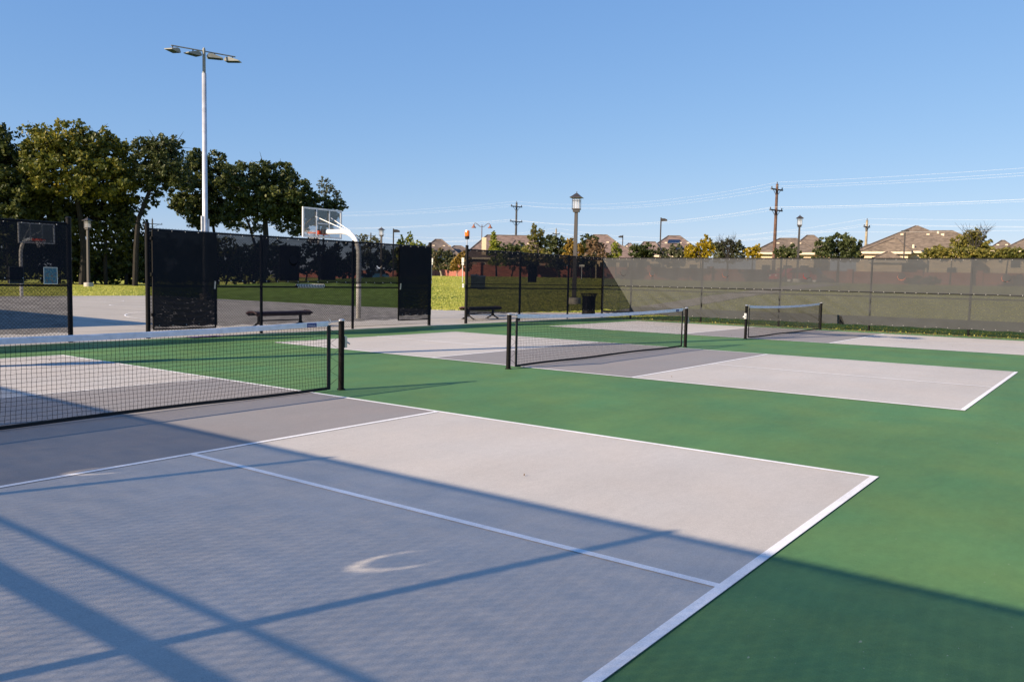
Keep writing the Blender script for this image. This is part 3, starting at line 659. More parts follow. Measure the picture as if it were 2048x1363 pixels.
# ------------------------------------------------------------------ floodlight poles
def make_flood(loc, rz, label, H=14.6):
    t = thing('floodlight_pole', label, 'floodlight', loc, rz, 'tall floodlight poles')
    MB().lathe([(.30, -.05), (.30, .35), (.27, .38)], 20).build('footing', M['conc'], t)
    MB().lathe([(.16, .36), (.15, 1.5), (.115, H - 1.3)], 20).build('pole', M['galv'], t, smooth=True)
    MB().lathe([(.085, H - 1.3), (.08, H - .05), (.05, H + .05)], 14).build('pole_top', M['galvd'], t)
    MB().tube([(-1.70, 0, H - .13), (1.70, 0, H - .13)], .035, 8).build('crossarm', M['galvd'], t)
    MB().box(-.20, -.11, -.1, .1, 3.7, 4.6).build('ballast_box', M['galv'], t)
    MB().box(.12, .20, -.1, .1, 3.7, 4.45).build('ballast_box', M['galv'], t)
    for x, yaw in ((-1.62, .75), (-.58, .35), (.58, -.35), (1.55, -.7)):
        fx = MB(); L = .42
        prof = [(-L, -.02), (L * .9, -.02), (L, .04), (L * .75, .19), (L * .3, .20), (-L, .02)]
        c, s_ = math.cos(yaw), math.sin(yaw)
        def tr(a, b, z): return (x + (a * c - b * s_), (a * s_ + b * c), H - .40 + z)
        sg = 1 if x < 0 else -1
        P = [tr(sg * a, -.22, z) for a, z in prof]; d = Vector(tr(0, .22, 0)) - Vector(tr(0, -.22, 0))
        o = fx.prism(P, d).build('lamp_head', M['galvd'], t)
        MB().prism([tr(sg * a, -.19, z) for a, z in ((-L * .8, -.035), (L * .8, -.035), (L * .8, -.021), (-L * .8, -.021))], d * .88).build('lens', M['glassd'], o)
        MB().tube([(x, 0, H - .13), (x, 0, H - .24)], .03, 6).build('bracket', M['bronze'], t)
    return t
fp = at(411, 48.6); fl = make_flood((fp.x, fp.y, -.01), face_rot(fp) + .30, 'tall galvanised floodlight pole rising behind the middle fence', at(411, 48.6, 103).z + .14)
dup(fl, (-8.05, -8.75, -.01), .2, 'floodlight pole behind the near side, seen only by its long thin shadow')
# ------------------------------------------------------------------ park lamps
def make_lamp(loc, rz, label, H=6.45):
    t = thing('park_lamp', label, 'street lamp', loc, rz, 'lantern topped park lamps')
    MB().lathe([(.40, -.1), (.40, .33), (.38, .36)], 24).build('footing', M['conc'], t)
    MB().box(-.18, .18, -.18, .18, .36, .40).build('base_plate', M['bronze'], t)
    b = MB(); q = .11; p = .085
    zt = H - 1.22
    b.add([(-q, -q, .40), (q, -q, .40), (q, q, .40), (-q, q, .40), (-p, -p, zt), (p, -p, zt), (p, p, zt), (-p, p, zt)], [(3, 2, 1, 0), (4, 5, 6, 7), (0, 1, 5, 4), (1, 2, 6, 5), (2, 3, 7, 6), (3, 0, 4, 7)])
    b.build('pole', M['bronze'], t)
    l = MB(); l.box(-.17, .17, -.17, .17, zt, zt + .13); l.box(-.22, .22, -.22, .22, zt + .13, zt + .20)
    z0, z1 = zt + .20, zt + .80
    for sx in (-1, 1):
        for sy in (-1, 1): l.box(*sorted((sx * .19, sx * .215)), *sorted((sy * .19, sy * .215)), z0, z1)
    for s in (-1, 1):
        l.box(-.19, .19, *sorted((s * .2, s * .21)), z0 + .42, z0 + .44); l.box(*sorted((s * .2, s * .21)), -.19, .19, z0 + .42, z0 + .44)
        for q_ in (-.07, .07): l.box(q_ - .008, q_ + .008, *sorted((s * .2, s * .21)), z0, z1)
    l.build('lantern', M['bronze'], t)
    MB().box(-.18, .18, -.18, .18, z0, z1).build('lantern_glass', M['lglass'], t)
    r = MB(); r.lathe([(.48, z1), (.48, z1 + .025), (.30, z1 + .12), (.10, z1 + .25), (.03, z1 + .27), (.03, z1 + .34), (.012, z1 + .37)], 4, (0, 0), PI / 4); r.build('lantern_roof', M['bronze'], t)
    return t
m = bpy.data.materials.new('lantern glass'); m.use_nodes = True; nt = m.node_tree; nt.nodes.clear(); o = N(nt, 'ShaderNodeOutputMaterial'); a = N(nt, 'ShaderNodeBsdfTransparent'); a.inputs[0].default_value = (.93, .95, .97, 1); b = N(nt, 'ShaderNodeBsdfDiffuse'); b.inputs[0].default_value = (.8, .8, .82, 1); x = N(nt, 'ShaderNodeMixShader'); x.inputs[0].default_value = .30; nt.links.new(a.outputs[0], x.inputs[1]); nt.links.new(b.outputs[0], x.inputs[2]); nt.links.new(x.outputs[0], o.inputs[0]); M['lglass'] = m
lp = at(1149, 47.6); lm = make_lamp((lp.x, lp.y, lp.z), .35, 'largest bronze park lamp on a round concrete footing behind the beacon fence')
for px, d, lb in ((1594, 83, 'bronze park lamp in front of the brown roofed house behind the far fence'), (762, 101, 'small bronze park lamp behind the middle fence right of the hoop pole'), (177, 86, 'bronze park lamp before the dark trees in the first gateway')):
    p = at(px, d); dup(lm, p, .35, lb)
def make_shoebox(px, d, top, side, label, flood=False):
    p = at(px, d); zt = at(px, d, top).z - p.z
    t = thing('parking_lamp', label, 'street lamp', p, face_rot(p), 'plain pole lamps around the park')
    MB().box(-.075, .075, -.075, .075, -.1, zt).build('pole', M['bronze'], t)
    h = MB()
    if flood: h.prism([(-.45, -.25, zt + .02), (.05, -.25, zt + .12), (.40, -.25, zt + .12), (.42, -.25, zt + .32), (-.4, -.25, zt + .22)], (0, .5, 0))
    else: h.prism([(side * .075, -.2, zt - .42), (side * .72, -.2, zt - .38), (side * .70, -.2, zt - .22), (side * .40, -.2, zt - .10), (side * .075, -.2, zt - .10)], (0, .4, 0))
    h.build('lamp_head', M['bronze'], t)
make_shoebox(786, 95, 457, 1, 'plain black pole lamp behind the middle fence with head to the right')
make_shoebox(1318, 98, 435, 1, 'tall plain pole lamp before the house with solar panels')
make_shoebox(1243, 137, 470, -1, 'small plain pole lamp with head to the left beside the reddish roof')
make_shoebox(1805, 103, 465, -1, 'thin pole with a floodlight head before the big brown house', True)
# gooseneck double street lamp
p = at(962, 130); zt = at(962, 130, 452).z - p.z
t = thing('street_lamp', 'brown street lamp with two bell shades on curved arms', 'street lamp', p, face_rot(p))
MB().lathe([(.14, -.1), (.09, 1.0), (.06, zt), (.03, zt + .25)], 10).build('pole', M['wood'], t)
for s in (-1, 1):
    MB().tube([(0, 0, zt - .1), (s * .35, 0, zt - .05), (s * .8, 0, zt + .35), (s * 1.1, 0, zt + .45), (s * 1.28, 0, zt + .2)], .045, 6).build('arm', M['wood'], t)
    MB().lathe([(.10, zt + .25), (.14, zt), (.38, zt - .25), (.38, zt - .30)], 12, (s * 1.28, 0)).build('lamp_shade', M['rust'] if 'rust' in M else M.setdefault('rust', mat('rust brown', (.24, .09, .05), .6)), t)
# ------------------------------------------------------------------ utility poles and wires
def upole(px, d, top, m, arms, label, rzs=None, wf=1.0):
    p = at(px, d); zt = at(px, d, top).z - p.z
    t = thing('utility_pole', label, 'utility pole', p, face_rot(p) if rzs is None else rzs, 'wooden utility poles')
    MB().lathe([(.21 * wf, -.2), (.20 * wf, 2), (.14 * wf, zt)], 12).build('pole', m, t)
    pins = []
    for (dz, hw) in arms:
        a = MB().box(-hw, hw, -.08, .08, zt - dz - .09, zt - dz + .05).build('crossarm', M['woodd'], t)
        for s in (-1, 1):
            MB().tube([(s * hw * .62, 0, zt - dz - .09), (0, 0, zt - dz - .8)], .03, 5).build('brace', M['woodd'], t)
            MB().lathe([(.02, zt - dz + .05), (.07, zt - dz + .10), (.07, zt - dz + .2), (.03, zt - dz + .28)], 8, (s * (hw - .1), 0)).build('insulator', M['woodd'], a)
    MB().lathe([(.02, zt), (.06, zt + .08), (.06, zt + .16), (.02, zt + .25)], 8).build('insulator', M['woodd'], t)
    return t, p, zt
ptA = at(1544, 98); ptB = at(1030, 129)
dirn = (ptB - ptA); aln = math.atan2(dirn.y, dirn.x) + PI / 2
big = []
for px, d, top, m, lb in ((1546, 98, 368, M['wood'], 'red brown utility pole with two crossarms right of centre'), (1030, 129, 405, M['woodd'], 'dark utility pole with two crossarms left of the largest lamp'), (741, 200, 466, M['woodd'], 'distant utility pole just right of the basketball backboard')):
    t, p, z = upole(px, d, top, m, ((.6, 1.1), (2.9, 1.2)) if d < 150 else ((.6, 1.3),), lb, aln); big.append((p, z))
small = []
for px, d, top, lb in ((1728, 122, 440, 'weathered yellowish utility pole left of the big brown house'), (1110, 158, 458, 'weathered yellowish utility pole between the conical trees and the largest lamp')):
    t, p, z = upole(px, d, top, M['woodl'], ((.9, .95),), lb, aln + .1); small.append((p, z))
t, p, z = upole(306, 190, 438, M['woodd'], ((1.0, 2.0),), 'distant utility pole seen in the gap above the first dark gate leaf', aln)
WIRES = MB()
def wire(a, b, sag, r=.0065, n=22):
    pts = []
    for k in range(n + 1): u = k / n; q = a.lerp(b, u); q = Vector((q.x, q.y, q.z - sag * 4 * u * (1 - u))); pts.append(q)
    WIRES.tube(pts, r, 4)
(pA, zA), (pB, zB), (pC, zC) = big
ax = Vector((math.cos(aln), math.sin(aln), 0))
pO = pA + (pA - pB).normalized() * 75; pO.z = pA.z
pD = at(500, 172, 424)
def hgt(p, z): return Vector((p.x, p.y, p.z + z))
for dz, hw, k in ((-.2, 0, 1), (.35, 1.0, 1), (.35, -1.0, 1), (2.65, 1.1, 1), (2.65, -1.1, 1), (2.6, .3, 1), (5.3, 0, 1)):
    wire(hgt(pA, zA - dz) + ax * hw, hgt(pB, zB - dz * 1.02) + ax * hw, 1.3); wire(hgt(pO, zA - dz + .4) + ax * hw, hgt(pA, zA - dz) + ax * hw, .9)
    wire(hgt(pB, zB - dz) + ax * hw, pD - Vector((0, 0, dz)) + ax * hw, .9)
for dz in (8.6, 9.3): wire(hgt(pO, zA - dz) , hgt(pA, zA - dz), .4, .008); wire(hgt(pA, zA - dz), hgt(pB, zB - dz * .75), 1.0, .008)
(s1, y1), (s2, y2) = small
sO = s1 + (s1 - s2).normalized() * 110; sO.z = s1.z
sE = pC; yE = zC
for dz, hw in ((-.2, 0), (.6, .9), (.6, -.9)):
    wire(hgt(s1, y1 - dz) + ax * hw, hgt(s2, y2 - dz) + ax * hw, 2.2, .009); wire(hgt(sO, y1 - dz - 1) + ax * hw, hgt(s1, y1 - dz) + ax * hw, 1.4, .008); wire(hgt(s2, y2 - dz) + ax * hw, hgt(sE, yE - dz) + ax * hw, 1.6, .010)
tag(WIRES.build('power_lines', M['wire']), 'pale power lines sagging between the utility poles across the sky', 'power lines')
# ------------------------------------------------------------------ benches, litter bins, signs
def make_bench(loc, label):
    t = thing('park_bench', label, 'bench', loc, 0, 'backless benches behind the fence')
    prof = []
    for k in range(9): a = PI * .1 + k / 8 * PI * 1.3; prof.append((-.23 + .045 * math.sin(-a), .425 + .045 * math.cos(a) - 0))
    prof = [(-.20 - .05 * math.sin(k / 8 * PI * 1.2), .40 + .05 * math.cos(k / 8 * PI * 1.2)) for k in range(8, -1, -1)] + [(-.1, .455), (.1, .455)] + [(.20 + .05 * math.sin(k / 8 * PI * 1.2), .40 + .05 * math.cos(k / 8 * PI * 1.2)) for k in range(9)]
    s = MB(); th = .018
    for q in range(14):
        y0 = -.93 + q * .133; y1 = y0 + .115; n = len(prof)
        s.add([(x, y0, z) for x, z in prof] + [(x, y1, z) for x, z in prof] + [(x * .93, y0, z - th) for x, z in prof] + [(x * .93, y1, z - th) for x, z in prof],
              [(i, i + 1, n + i + 1, n + i) for i in range(n - 1)] + [(2 * n + i + 1, 2 * n + i, 3 * n + i, 3 * n + i + 1) for i in range(n - 1)] + [(i + 1, i, 2 * n + i, 2 * n + i + 1) for i in range(n - 1)] + [(n + i, n + i + 1, 3 * n + i + 1, 3 * n + i) for i in range(n - 1)])
    s.build('seat', M['bench'], t)
    for y in (-.72, .72):
        l = MB(); l.tube([(-.2, y, .40), (0, y, .42), (.2, y, .40)], .028, 8); l.tube([(0, y, .42), (0, y, .22), (-.06, y, .12), (-.19, y, .05), (-.27, y, .02)], .026, 8); l.tube([(0, y, .22), (.06, y, .12), (.19, y, .05), (.27, y, .02)], .026, 8)
        l.tube([(0, y, .40), (0, y, .1)], .045, 8)
        l.box(-.32, -.22, y - .04, y + .04, 0, .012); l.box(.22, .32, y - .04, y + .04, 0, .012); l.build('leg', M['black'], t)
    MB().tube([(0, -.72, .20), (0, .72, .20)], .018, 6).build('stretcher', M['black'], t)
    for y in (-.97, .97): MB().tube([(-.24, y * .985, .40), (-.1, y * .985, .45), (.1, y * .985, .45), (.24, y * .985, .40)], .03, 8).build('end_rail', M['bench'], t)
    return t
bn = make_bench((-11.15, 8.05, -.004), 'dark maroon backless bench behind the middle fence')
dup(bn, (-11.1, 17.1, -.004), 0, 'black backless bench behind the beacon post, left end in the gateway')
t = thing('litter_bin', 'black slatted litter bin with flared rim behind the fence corner', 'litter bin', (-11.0, 24.6, 0))
sl_ = MB()
for k in range(28):
    a = k * 2 * PI / 28; c, s = math.cos(a), math.sin(a); 
    P = [(.29, .06), (.29, .74), (.33, .85), (.37, .93)]
    for i in range(3):
        (r0, z0), (r1, z1) = P[i], P[i + 1]; wq = .021
        sl_.add([(r0 * c - wq * s, r0 * s + wq * c, z0), (r0 * c + wq * s, r0 * s - wq * c, z0), (r1 * c + wq * s, r1 * s - wq * c, z1), (r1 * c - wq * s, r1 * s + wq * c, z1),
                 ((r0 - .01) * c - wq * s, (r0 - .01) * s + wq * c, z0), ((r0 - .01) * c + wq * s, (r0 - .01) * s - wq * c, z0), ((r1 - .01) * c + wq * s, (r1 - .01) * s - wq * c, z1), ((r1 - .01) * c - wq * s, (r1 - .01) * s + wq * c, z1)],
                [(0, 1, 2, 3), (7, 6, 5, 4), (0, 3, 7, 4), (1, 5, 6, 2)])
sl_.build('slats', M['black'], t)
MB().lathe([(.30, 0), (.30, .06), (.27, .08)], 28).build('base', M['black'], t)
MB().lathe([(.265, .08), (.265, .80), (.25, .82)], 24).build('liner', M['shoe'], t)
rg = MB(); rg.tube([(.375 * math.cos(a * PI / 16), .375 * math.sin(a * PI / 16), .935) for a in range(33)], .014, 6); rg.build('rim', M['black'], t)
def bin2(px, d, label):
    p = at(px, d); t = thing('wheeled_bin', label, 'wheeled bin', p, face_rot(p), 'bins on the lawn')
    MB().add([(-.26, -.26, 0), (.26, -.26, 0), (.26, .26, 0), (-.26, .26, 0), (-.3, -.32, .95), (.3, -.32, .95), (.3, .32, .95), (-.3, .32, .95)], [(3, 2, 1, 0), (4, 5, 6, 7), (0, 1, 5, 4), (1, 2, 6, 5), (2, 3, 7, 6), (3, 0, 4, 7)]).build('body', M['bing'], t)
    MB().prism([(-.32, -.36, .952), (-.32, .34, .952), (-.32, .3, 1.06), (-.32, -.25, 1.02)], (.64, 0, 0)).build('lid', M['binl'], t)
    for s in (-1, 1): MB().tube([(s * .27, .28, .1), (s * .33, .28, .1)], .1, 12).build('wheel', M['tyre'], t)
M['bing'] = mat('green bin plastic', (.03, .05, .06), .5); M['binl'] = mat('pale bin lid', (.08, .11, .13), .5)
bin2(949, 66, 'left of two grey green bins on the lawn seen through the fence'); bin2(963, 64, 'right of two grey green bins on the lawn seen through the fence')
def road_sign(px, d, ytop, parts, label, wpx):
    p = at(px, d); zt = at(px, d, ytop).z - p.z; k = d / F
    t = thing('sign_post', label, 'sign', p, face_rot(p)); MB().tube([(0, .03, -.1), (0, .03, zt)], .035, 8).build('post', M['galv'], t)
    for y0, y1, w_ in parts: MB().box(-w_ * k / 2, w_ * k / 2, -.01, .005, zt - y1 * k, zt - y0 * k).build('sign_plate', M['white'], t)
road_sign(925, 74, 515, ((0, 9.5, 5), (10.5, 14.5, 4.5)), 'white two plate sign on a post left of the beacon post', 5)
road_sign(863, 74, 516, ((0, 9, 5), (10, 13, 4)), 'white two plate sign half hidden by the middle fence end', 5)
road_sign(1163, 78, 529, ((0, 4, 10),), 'small white street sign seen through the fence beside the largest lamp', 10)
# ------------------------------------------------------------------ cars
def make_car(px, d, yaw, m, label, name='parked_car', L=4.5, H=1.55):
    p = at(px, d); t = thing(name, label, 'car', p, face_rot(p) + yaw, None); w_ = .88
    lo = [(-L / 2, .35), (-L / 2 + .05, .75), (-L / 2 + .25, .92), (-L * .22, 1.0), (L * .30, 1.02), (L / 2 - .1, .95), (L / 2, .7), (L / 2, .35)]
    MB().prism([(x, -w_, z) for x, z in lo], (0, 2 * w_, 0)).build('body', m, t)
    up = [(-L * .24, 1.0), (-L * .10, H - .06), (L * .02, H), (L * .30, H - .03), (L * .42, 1.02)]
    MB().prism([(x, -w_ + .10, z) for x, z in up], (0, 2 * w_ - .2, 0)).build('cabin', m, t)
    for s in (-1, 1):
        MB().prism([(-L * .19, s * (w_ - .095), 1.05), (-L * .09, s * (w_ - .095), H - .12), (L * .28, s * (w_ - .095), H - .1), (L * .34, s * (w_ - .095), 1.05)], (0, s * .006, 0)).build('window', M['glassd'], t)
        for x in (-L * .31, L * .31):
            wh = MB().tube([(x, s * (w_ - .18), .33), (x, s * (w_ + .02), .33)], .33, 18).build('wheel', M['tyre'], t)
            MB().tube([(x, s * (w_ + .02), .33), (x, s * (w_ + .03), .33)], .2, 12).build('rim', M['chrome'], wh)
        MB().box(*((-L / 2 - .01, -L / 2 + .06)), *sorted((s * .5, s * .8)), .66, .78).build('headlight', M['white'], t)
make_car(748, 128, .05, M['carblue'], 'light blue car parked beyond the lawn, seen through the middle fence')
make_car(1585, 92, .5, M['carred'], 'red car parked before the brick wall, seen through the far windscreen')
make_car(1608, 98, -.3, M['cardark'], 'dark car parked beside the red car behind the far windscreen', H=1.75)
# ------------------------------------------------------------------ houses
def hip(mb, cx, cy, w_, d_, ze, zr, rl, ox=0):
    """hip roof block, ridge length rl along x"""
    x0, x1, y0, y1 = cx - w_ / 2, cx + w_ / 2, cy - d_ / 2, cy + d_ / 2; a, b = cx + ox - rl / 2, cx + ox + rl / 2
    th = .18
    v = [(x0, y0, ze), (x1, y0, ze), (x1, y1, ze), (x0, y1, ze), (a, cy, zr), (b + .01, cy, zr)]
    lo = [(x0, y0, ze - th), (x1, y0, ze - th), (x1, y1, ze - th), (x0, y1, ze - th)]
    mb.add(v + lo, [(0, 1, 5, 4), (1, 2, 5), (2, 3, 4, 5), (3, 0, 4), (9, 8, 7, 6), (0, 6, 7, 1), (1, 7, 8, 2), (2, 8, 9, 3), (3, 9, 6, 0)])
def ridge_caps(mb, cx, cy, w_, d_, ze, zr, rl, ox=0):
    x0, x1, y0 = cx - w_ / 2, cx + w_ / 2, cy - d_ / 2; a, b = cx + ox - rl / 2, cx + ox + rl / 2
    mb.tube([(x0, y0, ze + .02), (a, cy, zr + .02)], .09, 5); mb.tube([(x1, y0, ze + .02), (b, cy, zr + .02)], .09, 5)
    if rl > .3: mb.tube([(a, cy, zr + .02), (b, cy, zr + .02)], .09, 5)
def house(px, d, label, blocks, rm, wm, extra=None, win=True, name='brick_house'):
    """blocks in picture units turned into metres at that distance: (px centre, y offset m, px width, depth m, py eave, py ridge, px ridge length, ridge offset px)"""
    p = at(px, d); k = d / F; t = thing(name, label, 'house', p, face_rot(p), 'houses beyond the park')
    W = MB(); R = MB(); CAP = MB(); TR = MB(); hs = []
    for i, (bx, oy, bw, dep, ye, yr, rl, ox) in enumerate(blocks):
        dd = d + oy; kk = dd / F; cx = (bx - px) * kk; ze = at(bx, dd - dep / 2, ye).z - p.z; zr = at(bx, dd, yr).z - p.z; w_ = bw * kk
        hip(R, cx, oy, w_, dep, ze, zr, rl * kk, ox * kk); ridge_caps(CAP, cx, oy, w_, dep, ze, zr, rl * kk, ox * kk)
        e = .45; W.box(cx - w_ / 2 + e, cx + w_ / 2 - e, oy - dep / 2 + e, oy + dep / 2 - e, -.4 - .02 * i, ze - .19 - .003 * i)
        TR.box(cx - w_ / 2 + .02, cx + w_ / 2 - .02, oy - dep / 2 - .03, oy - dep / 2 - .003, ze - .22, ze + .02); hs.append((cx, oy, w_, dep, ze, zr, kk))
    W.build('wall', wm, t); ro = R.build('roof', rm, t); CAP.build('ridge_caps', M['shingle2'], ro); TR.build('fascia', M['trim'], t)
    if win:
        for (cx, oy, w_, dep, ze, zr, kk) in hs[:2]:
            for q in (-.28, .05, .3):
                if ze < 2.2: continue
                z0 = ze - 2.0 if ze > 4 else .9; x = cx + q * w_; y = oy - dep / 2 + .45
                f = MB().box(x - .55, x + .55, y - .05, y - .002, z0, z0 + 1.3).build('window', M['trim'], t); MB().box(x - .48, x + .48, y - .056, y - .051, z0 + .07, z0 + 1.23).build('pane', M['glassd'], f)
    # plumbing vents and box vents
    (cx, oy, w_, dep, ze, zr, kk) = hs[0]
    for q, h_ in ((-.12, .5), (.1, .6), (.22, .35)):
        fr = .35; x = cx + q * w_; y = oy - dep / 2 * fr; z = ze + (zr - ze) * (1 - fr) - .1
        MB().box(x - .17, x + .17, y - .15, y + .18, z - .1, z + .18).build('roof_vent', M['trim'], ro)
    if extra: extra(t, ro, hs, k, p)
    return t
def x_big(t, ro, hs, k, p):
    for px, ya, yb in ((1862, 462, 474), (1824, 492, 508)):
        d = 112; q = at(px, d, ya).z - p.z; q2 = at(px, d, yb).z - p.z; x = (px - 1827) * d / F; MB().tube([(x, (-7 if px < 1840 else -2.5), q2 - .6), (x, (-7 if px < 1840 else -2.5), q)], .13, 8).build('vent_pipe', M['trim'], ro)
house(1827, 115, 'big brown roofed house with cream walls at the right', ((1827, 0, 186, 16, 502, 452, 2, 0), (1872, 6, 150, 10, 500, 462, 40, -8), (1781, -7.5, 84, 6, 503.5, 476, 3, 12), (1783, -12, 62, 4, 521, 503.5, 2, 0)), M['shingle'], M['stucco'], x_big)
house(1585, 112, 'brown roofed house behind the red brown utility pole', ((1570, 0, 112, 13, 505, 477, 30, 4), (1613, 3, 80, 12, 503, 471, 12, 0)), M['shingle'], M['stucco'])
def x_solar(t, ro, hs, k, p):
    (cx, oy, w_, dep, ze, zr, kk) = hs[0]
    for (ua, ub, va, vb) in ((-.10, .09, .60, .78), (-.02, .14, .28, .42)):
        P = []
        for u, v in ((ua, va), (ub, va), (ub + .0, vb), (ua + .02, vb)): P.append((cx + u * w_, oy - dep / 2 * (1 - v) - .06, ze + (zr - ze) * v + .06))
        MB().prism(P, (0, -.04, .04)).build('solar_panel', M['solar'], ro)
house(1345, 116, 'house with dark solar panels on its brown roof', ((1345, 0, 122, 14, 512, 472, 22, 0), (1298, -3, 60, 9, 510, 484, 22, 0)), M['shingle3'], M['stucco'], x_solar)
house(1258, 150, 'small distant house peak between the reddish roof and the solar panels', ((1257, 0, 44, 10, 505, 486, 3, 0),), M['shingle3'], M['stucco'], None, False)
house(1205, 112, 'reddish roofed house right of the largest lamp', ((1200, 0, 130, 14, 512, 470, 26, -2), (1240, -4, 70, 9, 516, 492, 6, 0)), M['shingle3'], M['stucco'])
def x_chim(t, ro, hs, k, p):
    z1 = at(967, 112, 475).z - p.z; x = (967 - 1010) * 112 / F; MB().box(x - .3, x + .3, -6.6, -6.0, 2.0, z1).build('chimney', M['stucco'], ro)
house(1010, 118, 'long roofed house with cream chimney behind the conical trees', ((1015, 0, 176, 15, 516, 471, 84, 0), (1030, -3, 50, 10, 515, 480, 3, 0)), M['shingle3'], M['brickp'], x_chim)
house(890, 118, 'brown roofed house seen over the gateway to the lawn', ((878, 0, 92, 12, 515, 479, 12, -2), (918, 3, 90, 12, 516, 492, 14, -4)), M['shingle2'], M['brickp'])
house(1998, 140, 'small house peak at the far right above the hedge', ((2000, 0, 58, 12, 506, 481, 4, 0),), M['shingle'], M['stucco'], None, False)
house(2066, 118, 'house with cream fascia cut by the right edge of the photo', ((2070, 0, 104, 13, 501, 466, 6, 0),), M['shingle'], M['stucco'])
house(1722, 150, 'distant house peak behind the weathered utility pole', ((1730, 0, 44, 12, 510, 489, 4, 0), (1752, 3, 40, 10, 508, 492, 8, 0)), M['shingle3'], M['stucco'], None, False)
# brick wall round the estate
wp = [at(pxx, dd) for pxx, dd in ((560, 170), (700, 150), (800, 128), (870, 108), (960, 100), (1060, 99), (1180, 98), (1300, 98), (1420, 98), (1560, 100), (1700, 101), (1840, 101), (1960, 100), (2120, 98), (2300, 96))]
t = thing('brick_wall', 'long red brick wall with piers between the lawn and the houses', 'wall', wp[4])
for a, b in zip(wp[:-1], wp[1:]):
    A = a - wp[4]; B = b - wp[4]; n = (B - A).normalized(); n = Vector((-n.y, n.x, 0)) * .12; z0 = min(a.z, b.z) - wp[4].z - .4; z1 = max(a.z, b.z) - wp[4].z + 1.45
    A.z = B.z = 0
    MB().prism([(A - n) + Vector((0, 0, z0)), (B - n) + Vector((0, 0, z0)), (B - n) + Vector((0, 0, z1)), (A - n) + Vector((0, 0, z1))], n * 2).build('wall', M['brick'], t)
    MB().box(A.x - .3, A.x + .3, A.y - .3, A.y + .3, z0, z1 + .25).build('pier', M['brick'], t)
# ------------------------------------------------------------------ shade pavilion beyond the left edge (its shadow lies on the basketball court)
t = thing('shade_pavilion', 'pavilion beyond the left edge, seen only by its shadow on the basketball court', 'pavilion', (0, 0, 0))
hz = 4.0; ex = -14.2 - SUN_DX * hz; ey = 5.65 - SUN_DY * hz
MB().box(ex - 15, ex, ey - 7.5, ey, hz, hz + .25).build('roof', M['bronze'], t)
for x in (ex - 14.4, ex - 9.8, ex - 5.2, ex - .6):
    for y in (ey - 7, ey - .5): MB().box(x - .12, x + .12, y - .12, y + .12, 0, hz).build('column', M['bronze'], t)
# ------------------------------------------------------------------ trees
def blob_pts(c, r, n, lumps, sub=None):
    """leaf positions clumped in a lumpy shell"""
    d = rng.normal(size=(lumps, 3)); d /= np.linalg.norm(d, axis=1)[:, None]; rad = rng.uniform(.12, 1.0, (lumps, 1)) ** .5
    lc = d * rad; ls = rng.uniform(.12, .27, lumps); idx = rng.integers(0, lumps, n); off = rng.normal(size=(n, 3)); off /= np.linalg.norm(off, axis=1)[:, None]; off *= rng.uniform(0, 1, (n, 1)) ** .45
    p = lc[idx] + off * ls[idx][:, None]; return np.asarray(c) + p * np.asarray(r)
def tree(px, d, label, blobs, lm, leaf=.30, dens=1.0, trunk=None, bark='bark', group='trees beyond the park', name='tree', trunk_r=.22, cat='tree', lumps=26, depth=1.0, limb=True):
    p = at(px, d); t = thing(name, label, cat, p, 0, group); k = d / F; allp = []
    cs = []
    for bl_ in blobs:
        bx, by, rx, ry = bl_[:4]; dd = d + (bl_[4] if len(bl_) > 4 else random.uniform(-1, 1) * rx * k * .6); c = at(bx, dd, by); r = (rx * k, ry * k)
        n = int(dens * 30 * (r[0] * r[1]) / (leaf * leaf) * .80) + 60
        n = min(n, 16000); rr = np.array([r[0], r[0] * depth * .9, r[1]]); c_ = np.array(c) - np.array(p)
        rz = face_rot(c); q = blob_pts((0, 0, 0), rr, n, max(10, int(lumps * 1.7 * max(1, rx / 30)))); ca, sa = math.cos(rz), math.sin(rz)
        q = np.stack([q[:, 0] * ca - q[:, 1] * sa, q[:, 0] * sa + q[:, 1] * ca, q[:, 2]], 1) + c_; allp.append(q); cs.append(Vector(c_))
    al = np.concatenate(allp); al = al[al[:, 2] > .05]
    quads('crown', al, leaf, M[lm], t)
    tb = MB()
    if trunk: tp = [at(a, d, b) - p for a, b in trunk]
    else:
        lowest = min(cs, key=lambda v: v.z); mid = sum((Vector((c.x, c.y, 0)) for c in cs), Vector()) / len(cs)
        tp = [Vector((0, 0, 0)), Vector((mid.x * .3, mid.y * .3, lowest.z * .55)), Vector((mid.x * .7, mid.y * .7, max(lowest.z, .5)))]
    tp[0].z = -.2; hi = len(tp) - 1
    tb.tube(tp, [trunk_r * (1 - .5 * i / hi) for i in range(hi + 1)], 8)
    if limb:
        for c in cs:
            a = tp[-1]; m_ = a.lerp(c, .5) + Vector((random.uniform(-.4, .4), random.uniform(-.4, .4), random.uniform(0, .5)))
            tb.tube([a, m_, c], [trunk_r * .42, trunk_r * .25, trunk_r * .08], 6)
            for q in range(3):
                e = c + Vector((random.uniform(-1, 1), random.uniform(-1, 1), random.uniform(-.3, 1))) * (trunk_r * 6); tb.tube([m_, c.lerp(e, .5), e], [trunk_r * .16, trunk_r * .1, trunk_r * .03], 4)
    tb.build('trunk', M[bark], t)
    return t
G1 = 'tall pecan trees behind the basketball court'
tree(15, 100, 'dark tall tree cut by the left edge of the photo', ((2, 290, 34, 48), (24, 335, 42, 46), (-10, 350, 60, 70), (30, 395, 52, 45), (-30, 420, 60, 50), (15, 440, 55, 40)), 'l_dark', 0.28, 1.06, ((20, 572), (16, 500), (10, 420)), group=G1)
